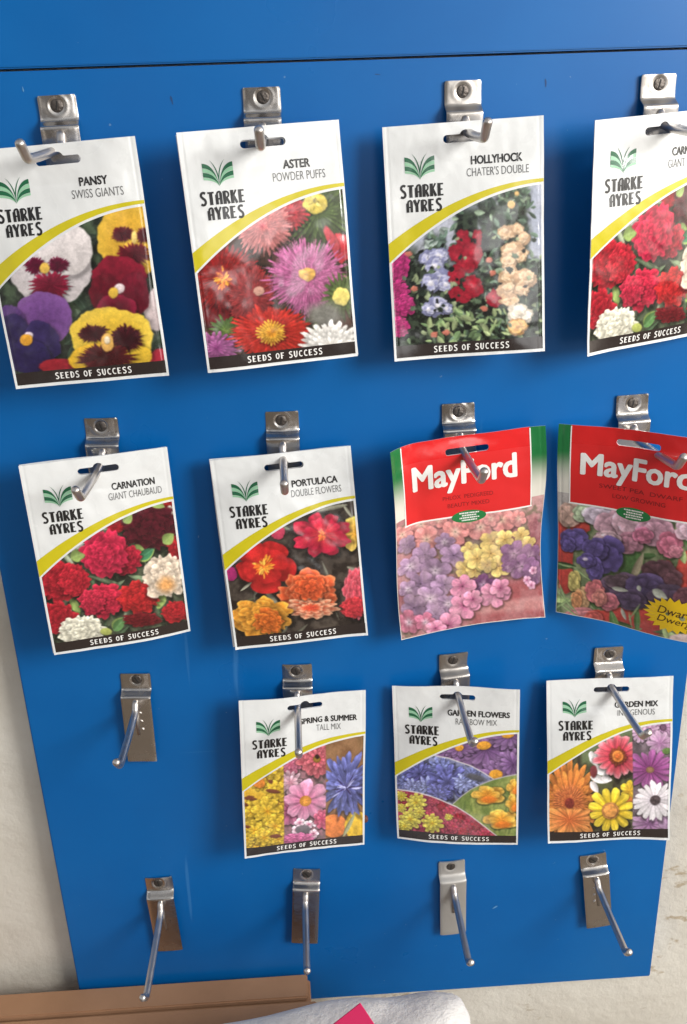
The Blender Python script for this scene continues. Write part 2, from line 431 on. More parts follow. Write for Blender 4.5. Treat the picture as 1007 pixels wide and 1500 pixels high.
class Paint:
    """ink colours (sRGB) on a cloud of points given in picture coordinates"""
    def __init__(self, X, Y, px):
        self.X, self.Y, self.px = X, Y, px
        self.c = np.zeros(X.shape + (3,)); self.rng = np.random.default_rng(5)
    def put(self, m, col):
        m = np.clip(m, 0, 1)[..., None]
        self.c = self.c * (1 - m) + np.asarray(col) * m
    def fill(self, a, b, sc_=40, s=1, sub=None):
        t = sst(.3, .7, fbm(self.X / sc_, self.Y / sc_, s))[..., None]
        col = np.asarray(a) * (1 - t) + np.asarray(b) * t
        self.put(np.ones_like(self.X) if sub is None else sub, col)
    def local(self, cx, cy, rx, ry, rot=0):
        dx, dy = self.X - cx, self.Y - cy
        c, s = math.cos(rot), math.sin(rot)
        return (dx * c + dy * s) / rx, (-dx * s + dy * c) / ry
    def blob(self, cx, cy, rx, ry, col, rot=0, soft=None, wob=.12, seed=0, tex=.10, col2=None, mask=None):
        x, y = self.local(cx, cy, rx, ry, rot)
        r = np.hypot(x, y); th = np.arctan2(y, x)
        lim = 1 + wob * 2 * (fbm(np.cos(th) * 2 + 9 + cx * .01, np.sin(th) * 2 + 9 + cy * .01, seed) - .5)
        soft = min(.3, 2.6 / min(rx, ry)) if soft is None else soft
        m = sst(lim + soft, lim - soft, r)
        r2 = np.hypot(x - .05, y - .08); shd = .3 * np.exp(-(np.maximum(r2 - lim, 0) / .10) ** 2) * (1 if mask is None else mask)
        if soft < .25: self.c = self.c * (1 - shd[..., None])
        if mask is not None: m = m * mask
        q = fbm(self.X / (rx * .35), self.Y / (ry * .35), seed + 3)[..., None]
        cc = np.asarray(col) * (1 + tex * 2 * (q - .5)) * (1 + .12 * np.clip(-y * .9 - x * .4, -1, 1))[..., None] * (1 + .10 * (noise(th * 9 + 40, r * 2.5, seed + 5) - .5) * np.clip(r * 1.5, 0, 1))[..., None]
        if col2 is not None:
            t = np.clip(r, 0, 1)[..., None] ** 1.6; cc = cc * (1 - t) + np.asarray(col2) * t
        self.put(m, cc)
    def leaf(self, cx, cy, ln, wd, rot, col, vein=.25):
        x, y = self.local(cx, cy, ln, wd, rot)
        w = np.clip(1 - x * x, 0, 1) ** .8 * (1 - .25 * x)
        m = sst(1.05, .85, np.abs(y) / np.maximum(w, 1e-3)) * (np.abs(x) < 1)
        sh = (1 + .25 * np.sign(y) * np.clip(np.abs(y), 0, 1))[..., None]
        cc = np.asarray(col) * sh + vein * .4 * np.exp(-(y / .12) ** 2)[..., None]
        self.put(m, cc)
    def leaves(self, n, x0, x1, y0, y1, ln, wd, cols, seed=0, cond=None):
        r = np.random.default_rng(seed)
        for k in range(n):
            x, y = r.uniform(x0, x1), r.uniform(y0, y1)
            if cond and not cond(x, y): continue
            c = np.asarray(cols[r.integers(len(cols))]) * r.uniform(.75, 1.2)
            s = r.uniform(.6, 1.3)
            self.leaf(x, y, ln * s, wd * s * r.uniform(.6, 1.2), r.uniform(0, 6.28), c)
    def spikes(self, n, cx, cy, r0, r1, wd, cols, seed=0):
        r = np.random.default_rng(seed)
        for k in range(n):
            a = r.uniform(0, 6.28); rr_ = r.uniform(r0, r1)
            self.leaf(cx + math.cos(a) * rr_, cy + math.sin(a) * rr_, r1 * .35, wd * r.uniform(.7, 1.3), a, np.asarray(cols[r.integers(len(cols))]) * r.uniform(.8, 1.2))
    def flower(self, cx, cy, rx, ry, n, cols, layers=1, depth=.25, jag=.06, rot=0., gap=.35, streak=.16, ctr=None, shrink=.78, seed=0, pw=2.0, mask=None, tilt=0.):
        """cols: list of (radius fraction, colour) from centre to rim"""
        x, y = self.local(cx, cy, rx, ry, tilt)
        r = np.hypot(x, y); th = np.arctan2(y, x)
        sel = r < 1.45
        if not sel.any(): return
        rs = np.random.default_rng(seed + 100)
        for k in range(layers):
            sk = 1 - shrink * k / max(layers, 1)
            nn = max(4, int(n * (1 - .35 * k / max(layers, 1))))
            ph = nn * (th + rot + k * 2.4) / (2 * math.pi)
            idx = np.floor(ph).astype(int) % nn; fr = ph - np.floor(ph)
            jl = rs.uniform(-.10, .08, nn); jb = rs.uniform(-.13, .13, nn)
            e = np.abs(2 * fr - 1)
            lim = sk * (1 - depth * e ** pw) * (1 + jl[idx])
            lim = lim + jag * sk * (noise(ph * 5, r * 0 + k, seed + k) - .5) * 2 + .04 * (fbm(x * 4, y * 4, seed + k + 5) - .5)
            m = sst(.022, -.022, r - lim)
            if k == 0:
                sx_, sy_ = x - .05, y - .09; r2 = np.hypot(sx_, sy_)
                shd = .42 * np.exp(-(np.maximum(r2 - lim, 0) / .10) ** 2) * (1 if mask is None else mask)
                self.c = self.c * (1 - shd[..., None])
            if mask is not None: m = m * mask
            t = np.clip(r / np.maximum(lim, 1e-3), 0, 1)
            ps = [p for p, _ in cols]; cc = np.stack([np.interp(t * (sk if layers > 1 else 1) if False else t, ps, [c[q] for _, c in cols]) for q in range(3)], -1)
            sh = (1 - .7 * gap * e ** 3) * (1 + .8 * jb[idx])
            sh = sh * (1 + streak * (noise(ph * 7 + 3, r * 3, seed + 31) - .5) * 2)
            if k + 1 < layers:
                nx = 1 - shrink * (k + 1) / layers
                sh = sh * (.80 + .20 * sst(nx * .92, sk, r))
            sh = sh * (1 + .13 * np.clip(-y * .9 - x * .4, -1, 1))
            self.put(m, cc * sh[..., None])
        if ctr:
            cr_, cc = ctr[0], np.asarray(ctr[1])
            m = sst(1.06, .90, r / cr_) * (1 if mask is None else mask)
            g = (.78 + .5 * noise(x * 9 / cr_, y * 9 / cr_, seed + 7) * sst(1.1, .2, r / cr_))
            self.put(m, cc * g[..., None])
    def frilly(self, cx, cy, rx, ry, col, seed=0, layers=6, n=9, mask=None, light=None):
        c = np.asarray(col); L = np.asarray(light) if light is not None else np.clip(c * 1.25 + .04, 0, 1)
        self.flower(cx, cy, rx, ry, n, [(0, c * .74), (.55, c * .95), (.9, c * 1.03), (1, L * .6 + c * .42)], layers=layers, depth=.16, jag=.12, gap=.26, streak=.18, shrink=.86, seed=seed, rot=seed, pw=3, mask=mask)
    def blotch(self, cx, cy, rx, ry, col, seed=0):
        c = np.asarray(col)
        self.flower(cx, cy, rx, ry, 21, [(0, c * .8), (.7, c), (1, c * 1.2)], depth=.16, jag=.16, gap=.1, streak=.2, seed=seed)
    def puff(self, cx, cy, rx, ry, col, seed=0, light=None, lobes=5):
        c = np.asarray(col); L = np.asarray(light) if light is not None else np.clip(c * 1.3, 0, 1)
        r = np.random.default_rng(seed)
        self.blob(cx, cy, rx, ry, c * .80, wob=.4, seed=seed, tex=.16)
        for k in range(lobes):
            a = r.uniform(0, 6.28); q = r.uniform(.25, .55)
            self.blob(cx + math.cos(a) * rx * q, cy + math.sin(a) * ry * q, rx * .48, ry * .44, c * r.uniform(.9, 1.02), wob=.45, seed=seed + k, tex=.16, col2=L, soft=.14)
        self.blob(cx, cy, rx * .22, ry * .2, c * .82, wob=.4, seed=seed, soft=.4)
    def phlox(self, cx, cy, r, col, eye, seed=0, mask=None):
        a = np.random.default_rng(seed).uniform(0, 6)
        sq = np.random.default_rng(seed + 1).uniform(.78, 1)
        self.flower(cx, cy, r, r * sq, 5, [(0, np.asarray(eye)), (.25, np.asarray(eye) * .5 + np.asarray(col) * .5), (.5, col), (1, np.clip(np.asarray(col) * 1.15, 0, 1))], depth=.30, jag=.05, gap=.30, streak=.14, rot=a, seed=seed, pw=2.6, mask=mask, ctr=(.07, np.asarray(eye) * .55))

def pansy_face(p, cx, cy, s, back, front, blotch, eye, seed=0, low=1.0):
    p.blob(cx - .45 * s, cy - .55 * s, .62 * s, .58 * s, back, seed=seed, wob=.15)
    p.blob(cx + .45 * s, cy - .55 * s, .62 * s, .58 * s, np.asarray(back) * .95, seed=seed + 1, wob=.15)
    p.blob(cx - .55 * s, cy + .05 * s, .58 * s, .5 * s, front, seed=seed + 2, wob=.15)
    p.blob(cx + .55 * s, cy + .05 * s, .58 * s, .5 * s, front, seed=seed + 3, wob=.15)
    p.blob(cx, cy + .5 * s * low, .75 * s, .6 * s, np.asarray(front) * 1.03, seed=seed + 4, wob=.15)

def pic_pansy(p):
    p.fill(C(28, 34, 26), C(70, 86, 62), 40)
    p.leaves(30, 0, 700, 650, 1330, 60, 26, [C(60, 84, 58), C(44, 60, 44), C(96, 116, 88)], 2)
    p.blob(215, 915, 170, 150, C(214, 204, 206), wob=.14, seed=4, tex=.06, col2=C(198, 188, 188))
    p.blob(260, 840, 120, 110, C(222, 212, 210), wob=.1, seed=6, tex=.05)
    p.blotch(150, 905, 42, 34, C(90, 10, 40), 1)
    p.blotch(243, 903, 42, 30, C(90, 10, 40), 2)
    p.blotch(212, 985, 82, 54, C(120, 20, 45), 3)
    p.blob(188, 916, 20, 22, C(226, 180, 70), wob=.1)
    p.blob(520, 790, 125, 140, C(214, 158, 38), wob=.16, seed=7, tex=.08, col2=C(224, 178, 52))
    p.blob(575, 860, 70, 95, C(226, 176, 48), wob=.12, seed=8)
    p.blotch(500, 780, 44, 30, C(80, 14, 24), 4)
    p.blotch(592, 785, 42, 32, C(80, 14, 24), 5)
    p.blotch(545, 862, 66, 48, C(90, 14, 26), 6)
    p.blob(547, 792, 12, 26, C(244, 206, 110))
    p.blob(640, 1090, 50, 90, C(206, 186, 186), seed=4)
    p.blob(490, 960, 110, 95, C(126, 16, 38), wob=.18, seed=9, tex=.22)
    p.blob(430, 1020, 62, 80, C(92, 10, 26), wob=.15, seed=10, tex=.2)
    p.blob(550, 1030, 62, 95, C(104, 14, 34), wob=.15, seed=11, tex=.2)
    p.blob(480, 1080, 80, 55, C(84, 10, 26), wob=.15, seed=12, col2=C(150, 26, 58))
    p.blob(490, 1000, 22, 20, C(236, 214, 214)); p.blob(465, 1018, 20, 22, C(228, 182, 56))
    p.blob(180, 1125, 118, 112, C(104, 60, 128), wob=.12, seed=13, tex=.14, col2=C(126, 78, 148))
    p.blob(45, 1140, 60, 75, C(84, 52, 112), wob=.15, seed=14)
    p.blob(50, 1190, 75, 85, C(44, 34, 76), wob=.15, seed=15, tex=.2)
    p.blob(165, 1230, 85, 95, C(46, 34, 80), wob=.15, seed=16, tex=.2)
    p.blob(110, 1280, 95, 70, C(40, 30, 74), wob=.14, seed=17, tex=.2)
    p.blob(120, 1192, 18, 16, C(225, 205, 215)); p.blob(110, 1210, 26, 24, C(226, 156, 40))
    p.blob(235, 1320, 75, 32, C(150, 30, 42), seed=3); p.blob(660, 1295, 50, 45, C(168, 34, 52), seed=2)
    p.blob(455, 1190, 168, 118, C(222, 176, 38), wob=.2, seed=18, tex=.08, col2=C(236, 198, 62))
    p.blob(395, 1290, 110, 60, C(216, 168, 34), wob=.15, seed=19)
    p.blob(545, 1280, 82, 55, C(226, 182, 44), wob=.15, seed=20)
    p.blotch(385, 1185, 62, 38, C(64, 16, 22), 8)
    p.blotch(517, 1205, 66, 54, C(60, 14, 22), 9)
    p.blotch(430, 1285, 112, 58, C(70, 18, 22), 10)
    p.blob(440, 1222, 26, 38, C(236, 178, 84)); p.blob(440, 1212, 12, 16, C(246, 226, 190))

def pic_aster(p):
    p.fill(C(46, 34, 24), C(80, 50, 40), 60)
    p.leaves(50, 560, 930, 560, 1330, 60, 22, [C(70, 90, 44), C(100, 118, 60), C(52, 66, 34)], 3)
    p.blob(330, 1130, 170, 130, C(122, 18, 24), tex=.25, seed=2, soft=.2)
    p.flower(735, 690, 200, 175, 34, [(0, C(110, 128, 60)), (.6, C(72, 92, 42)), (1, C(96, 116, 58))], layers=3, depth=.5, jag=.2, gap=.6, seed=2)
    p.flower(600, 690, 95, 95, 24, [(0, C(180, 30, 50)), (1, C(214, 60, 66))], layers=3, depth=.3, seed=4)
    p.flower(470, 755, 142, 130, 40, [(0, C(196, 60, 80)), (.5, C(222, 112, 116)), (1, C(228, 134, 130))], layers=8, depth=.2, gap=.25, jag=.18, seed=3, shrink=.9)
    p.blob(722, 646, 58, 52, C(220, 194, 76), tex=.2, wob=.2, seed=3); p.spikes(10, 722, 640, 4, 45, 8, [C(238, 220, 120), C(170, 150, 50)], 3)
    p.blob(850, 860, 50, 70, C(196, 44, 56), wob=.4, seed=4); p.blob(800, 820, 22, 70, C(190, 60, 70), rot=-.5, seed=6)
    p.flower(285, 1000, 180, 155, 46, [(0, C(226, 120, 26)), (.22, C(210, 70, 24)), (.4, C(172, 32, 26)), (1, C(150, 24, 26))], layers=7, depth=.2, gap=.25, jag=.15, seed=5, shrink=.85, streak=.25)
    p.spikes(24, 290, 1005, 4, 48, 7, [C(236, 150, 40), C(226, 110, 30)], 8)
    p.flower(420, 1090, 110, 140, 34, [(0, C(140, 30, 36)), (1, C(160, 50, 50))], layers=6, depth=.15, gap=.2, jag=.2, seed=16)
    p.blob(455, 1065, 26, 22, C(206, 150, 130)); 
    p.flower(682, 1005, 186, 180, 64, [(0, C(160, 48, 104)), (.5, C(186, 74, 136)), (1, C(202, 108, 160))], layers=9, depth=.22, gap=.3, jag=.2, seed=6, streak=.3, shrink=.9)
    p.blob(682, 985, 40, 32, C(222, 166, 66), tex=.3, wob=.25, seed=5)
    p.flower(850, 1090, 95, 120, 20, [(0, C(120, 134, 70)), (1, C(76, 96, 48))], layers=2, depth=.5, jag=.2, gap=.6, seed=8)
    p.blob(848, 1092, 42, 44, C(226, 206, 104), wob=.2, tex=.15, seed=4)
    p.blob(770, 1180, 90, 60, C(120, 118, 110), soft=.5, tex=.2)
    p.flower(300, 1255, 80, 72, 18, [(0, C(126, 150, 66)), (1, C(74, 104, 44))], layers=3, depth=.4, jag=.2, gap=.5, seed=9)
    p.flower(255, 1335, 110, 80, 20, [(0, C(130, 50, 110)), (1, C(176, 96, 154))], layers=3, depth=.35, seed=10)
    p.flower(515, 1262, 190, 130, 44, [(0, C(224, 90, 30)), (.5, C(218, 60, 34)), (1, C(206, 44, 38))], layers=6, depth=.2, gap=.25, jag=.14, seed=11, shrink=.7)
    p.flower(515, 1262, 72, 62, 26, [(0, C(190, 120, 24)), (.6, C(232, 150, 36)), (1, C(240, 186, 60))], layers=3, depth=.3, seed=12)
    p.flower(800, 1335, 165, 122, 26, [(0, C(206, 196, 180)), (.5, C(230, 224, 214)), (1, C(244, 240, 234))], layers=4, depth=.22, gap=.18, seed=13, streak=.08)

def pic_holly(p):
    p.fill(C(168, 174, 192), C(184, 186, 200), 90)
    low = fbm(p.X / 70, p.Y / 70, 4) * 190
    def col_mask(x, w, top): return sst(w, w * .55, np.abs(p.X - x) + 60 * (fbm(p.X / 40, p.Y / 40, int(x)) - .5)) * sst(top - 20, top + 60, p.Y)
    dark = np.maximum.reduce([sst(1010, 1090, p.Y + low), col_mask(490, 75, 680), col_mask(720, 105, 540), col_mask(330, 75, 820), col_mask(180, 90, 880), col_mask(870, 40, 990), col_mask(600, 75, 640)])
    p.fill(C(18, 22, 18), C(58, 70, 54), 22, 3, sub=dark)
    p.leaves(170, 400, 860, 640, 1360, 24, 12, [C(92, 116, 96), C(64, 84, 66), C(130, 150, 124), C(40, 54, 42)], 5, lambda x, y: abs(x - 490) < 75 or abs(x - 720) < 110 or abs(x - 600) < 60)
    p.leaves(44, 640, 800, 545, 680, 20, 11, [C(84, 108, 84), C(60, 80, 60), C(120, 140, 110)], 6)
    p.leaves(130, 120, 880, 930, 1370, 22, 11, [C(60, 80, 58), C(94, 114, 84), C(30, 38, 30), C(20, 24, 20), C(130, 142, 104)], 7)
    p.leaves(70, 280, 720, 1190, 1370, 26, 12, [C(128, 150, 98), C(160, 176, 122), C(92, 116, 76)], 8)
    p.leaves(14, 280, 390, 800, 900, 28, 14, [C(96, 118, 104), C(150, 164, 156)], 9)
    for k, (x, y) in enumerate([(150, 950), (150, 1020), (148, 1110), (150, 1200), (155, 1290), (185, 1180)]):
        p.frilly(x, y, 55, 52, C(190, 44, 116), k, 4, 7)
    for k, (x, y, r) in enumerate([(300, 950, 46), (350, 940, 52), (330, 990, 48), (350, 1055, 62), (310, 1075, 50), (385, 1080, 40), (345, 1190, 56), (300, 1205, 36), (390, 1200, 34)]):
        p.puff(x, y, r, r * .9, C(150, 152, 198), k + 3, light=C(206, 206, 228))
        p.blob(x, y, r * .3, r * .3, C(226, 222, 230), soft=.5)
    for k, (x, y, rx_, ry_) in enumerate([(470, 850, 34, 44), (540, 850, 26, 46), (445, 930, 48, 46), (515, 940, 50, 62), (480, 985, 52, 50), (436, 1030, 40, 46), (520, 1090, 52, 50), (440, 1130, 44, 40), (480, 1140, 40, 30), (630, 1150, 48, 44)]):
        p.blob(x, y, rx_, ry_, C(172, 28, 48), tex=.5, seed=k, wob=.45, col2=C(150, 22, 42))
    for k, (x, y, r) in enumerate([(712, 685, 20), (740, 630, 12), (700, 600, 10)]): p.blob(x, y, r, r, C(232, 184, 110), seed=k)
    for k, (x, y, rx_, ry_) in enumerate([(690, 822, 46, 38), (745, 810, 32, 32), (775, 855, 34, 34), (720, 920, 62, 52), (700, 965, 44, 44), (760, 930, 36, 40), (715, 1045, 58, 56), (785, 1055, 54, 50), (690, 1110, 44, 44), (705, 1160, 50, 34), (770, 1110, 40, 30)]):
        p.puff(x, y, rx_, ry_, C(232, 184, 140), k + 20, light=C(246, 216, 176))
    p.puff(758, 1228, 64, 50, C(240, 222, 196), 40, light=C(250, 240, 224)); p.puff(745, 1292, 52, 40, C(224, 160, 96), 41)
    for k in range(70):
        r = np.random.default_rng(k + 900); x, y = r.uniform(130, 870), r.uniform(820, 1370)
        p.blob(x, y, r.uniform(6, 20), r.uniform(5, 13), [C(22, 26, 22), C(34, 44, 34), C(150, 162, 122), C(90, 110, 84), C(16, 18, 18)][k % 5], rot=r.uniform(0, 3), wob=.6, seed=k)
    for k, (x, y) in enumerate([(330, 1330), (390, 1320), (620, 1025), (580, 1200), (600, 960), (230, 1100), (200, 930)]): p.blob(x, y, 18, 14, C(196, 110, 90), wob=.4, seed=k)

def pic_carnation(p):
    p.fill(C(34, 40, 30), C(84, 92, 70), 50)
    p.leaves(60, 180, 980, 480, 1220, 70, 13, [C(84, 112, 78), C(54, 72, 52), C(120, 140, 104), C(150, 160, 130)], 3)
    p.frilly(375, 725, 55, 38, C(226, 220, 206), 3, 4)
    p.frilly(600, 600, 70, 56, C(164, 26, 36), 1); p.frilly(862, 510, 56, 36, C(176, 30, 30), 2, 4)
    p.frilly(885, 570, 44, 52, C(226, 208, 190), 6, 4)
    p.frilly(770, 630, 150, 118, C(78, 18, 30), 4, light=C(96, 30, 40))
    p.frilly(910, 735, 62, 66, C(172, 26, 36), 5, 4)
    for x, y, a, b, r in [(398, 772, 42, 34, -.4), (702, 737, 32, 22, .2), (857, 692, 36, 32, -.7), (800, 515, 44, 24, .4), (650, 585, 30, 26, -.8), (540, 1160, 30, 22, 0), (745, 770, 50, 30, -.6), (385, 1035, 50, 22, 1.1), (600, 1120, 40, 30, -.9), (820, 1000, 26, 50, .3)]:
        p.leaf(x, y, a, b, r, C(138, 162, 84), .12)
    p.leaf(745, 765, 44, 26, -.6, C(56, 120, 80)); p.leaf(605, 1125, 42, 26, -.9, C(84, 126, 70))
    p.frilly(640, 790, 80, 78, C(182, 28, 52), 7, 5)
    p.frilly(535, 770, 122, 122, C(202, 34, 68), 8)
    p.frilly(300, 910, 130, 108, C(176, 28, 42), 9); p.frilly(380, 900, 80, 90, C(186, 30, 46), 10, 5)
    p.frilly(300, 1095, 90, 88, C(172, 26, 40), 11)
    p.frilly(530, 1000, 118, 88, C(200, 34, 62), 12); p.frilly(470, 1010, 70, 70, C(204, 38, 66), 13, 5)
    p.frilly(705, 985, 108, 84, C(190, 32, 36), 14)
    p.frilly(900, 1065, 84, 58, C(176, 28, 36), 15, 5); p.frilly(720, 1100, 100, 36, C(110, 20, 28), 16, 4)
    p.frilly(838, 880, 122, 112, C(234, 210, 184), 17, light=C(248, 236, 220)); p.blob(845, 925, 40, 36, C(228, 160, 90), soft=.7, tex=.3)
    p.frilly(410, 1165, 122, 90, C(234, 228, 204), 18, light=C(246, 242, 226)); p.blob(540, 1162, 30, 18, C(172, 180, 90))

def pic_portulaca(p):
    p.fill(C(40, 32, 28), C(78, 68, 60), 50)
    p.leaves(60, 140, 920, 520, 1290, 70, 11, [C(110, 108, 92), C(70, 66, 56), C(140, 138, 120), C(90, 96, 70)], 3)
    p.blob(440, 700, 40, 34, C(206, 62, 92), wob=.3, seed=2)
    p.flower(855, 710, 80, 100, 5, [(0, C(226, 160, 50)), (1, C(242, 204, 96))], depth=.3, jag=.08, seed=2)
    p.flower(685, 715, 158, 128, 8, [(0, C(226, 70, 44)), (.25, C(216, 44, 56)), (1, C(208, 36, 70))], layers=2, depth=.3, jag=.08, gap=.3, seed=3, shrink=.5, pw=3)
    p.spikes(16, 690, 722, 2, 34, 6, [C(236, 110, 50), C(220, 60, 40)], 2)
    p.blob(180, 930, 36, 40, C(176, 40, 110))
    p.flower(365, 880, 172, 146, 5, [(0, C(226, 80, 30)), (.3, C(220, 44, 36)), (1, C(208, 36, 38))], layers=2, depth=.22, jag=.04, gap=.25, seed=5, shrink=.5, rot=.4, pw=3)
    p.spikes(40, 362, 886, 4, 54, 7, [C(236, 140, 40), C(230, 100, 30), C(240, 170, 60)], 4)
    p.frilly(870, 1030, 76, 150, C(218, 74, 92), 7, 5, 7, light=C(238, 150, 160)); p.frilly(850, 1120, 70, 60, C(210, 50, 60), 8, 4)
    p.frilly(610, 1035, 165, 130, C(226, 88, 46), 9, 6, 8, light=C(244, 160, 110))
    p.flower(620, 1110, 150, 62, 12, [(0, C(214, 60, 40)), (.6, C(230, 90, 56)), (1, C(248, 190, 150))], layers=3, depth=.2, jag=.08, seed=10)
    p.frilly(620, 1000, 90, 70, C(230, 84, 40), 11, 4, 7, light=C(242, 140, 80))
    p.frilly(345, 1165, 180, 112, C(232, 150, 44), 12, 5, 8, light=C(244, 190, 80))
    p.frilly(390, 1190, 90, 74, C(224, 104, 34), 13, 4, 7, light=C(240, 160, 60))

def pic_phlox(p):
    p.fill(C(150, 84, 92), C(190, 128, 130), 70)
    p.put(sst(720, 660, p.Y) * .8, C(206, 160, 156))
    g = sst(.55, .7, fbm(p.X / 60, p.Y / 60, 9)); p.put(g * .7, C(96, 96, 70))
    p.put(sst(1150, 1230, p.Y + .12 * p.X) * sst(560, 640, p.X), C(160, 72, 76))
    p.put(sst(1205, 1240, p.Y + .10 * (p.X - 500)) * sst(500, 620, p.X), C(196, 124, 122))
    p.put(sst(1270, 1310, p.Y + .10 * (p.X - 500)) * sst(480, 600, p.X), C(168, 80, 84))
    S, E = C(216, 132, 128), C(240, 206, 176)
    for k, (x, y, r) in enumerate([(250, 760, 85), (345, 740, 50), (140, 800, 70), (285, 850, 82), (440, 800, 80), (580, 770, 86), (520, 740, 50), (700, 725, 84), (640, 720, 50), (800, 720, 50)]): p.phlox(x, y, r, S, E, k)
    L, E2 = C(158, 124, 160), C(226, 206, 220)
    for k, (x, y, r) in enumerate([(170, 870, 60), (380, 860, 60), (275, 935, 72), (190, 1000, 80), (430, 935, 76), (330, 1025, 86), (250, 1100, 80), (180, 1130, 60), (380, 1100, 78), (300, 1180, 84), (210, 1230, 76), (400, 1210, 70), (330, 1270, 60)]): p.phlox(x, y, r, L * (.84 + .05 * (k % 5)), E2 if k % 2 else C(120, 90, 130), k + 20)
    p.phlox(180, 1310, 66, C(176, 96, 120), E2, 50); p.phlox(270, 1310, 60, C(190, 100, 130), E2, 51)
    Yc, E3 = C(226, 194, 106), C(206, 160, 76)
    for k, (x, y, r) in enumerate([(500, 1010, 66), (545, 1020, 50), (520, 900, 56), (560, 950, 74), (650, 850, 82), (720, 840, 56), (640, 920, 66), (690, 1000, 80), (620, 985, 54), (820, 820, 56), (860, 880, 58)]): p.phlox(x, y, r, Yc * (.92 + .04 * (k % 4)), E3, k + 60)
    U = C(116, 76, 116)
    for k, (x, y, r) in enumerate([(780, 930, 90), (880, 960, 80), (830, 1010, 92), (900, 1050, 70), (740, 1010, 40)]): p.phlox(x, y, r, U, C(190, 150, 180), k + 80)
    p.phlox(600, 1105, 78, C(86, 44, 86), C(180, 150, 180), 90)
    K, E5 = C(224, 138, 172), C(160, 60, 110)
    for k, (x, y, r) in enumerate([(480, 1110, 78), (665, 1165, 90), (700, 1130, 60), (490, 1225, 90), (540, 1190, 60), (400, 1340, 92), (330, 1350, 60)]): p.phlox(x, y, r, K, E5, k + 95)
    for k, (x, y) in enumerate([(860, 1090), (900, 1040), (885, 1120)]): p.phlox(x, y, 26, C(220, 160, 190), E5, k + 120)
    p.put(np.full_like(p.X, .10), C(206, 176, 180))
    p.put(sst(.5, .7, fbm(p.X / 55, p.Y / 90, 44)) * .22, C(214, 186, 186))

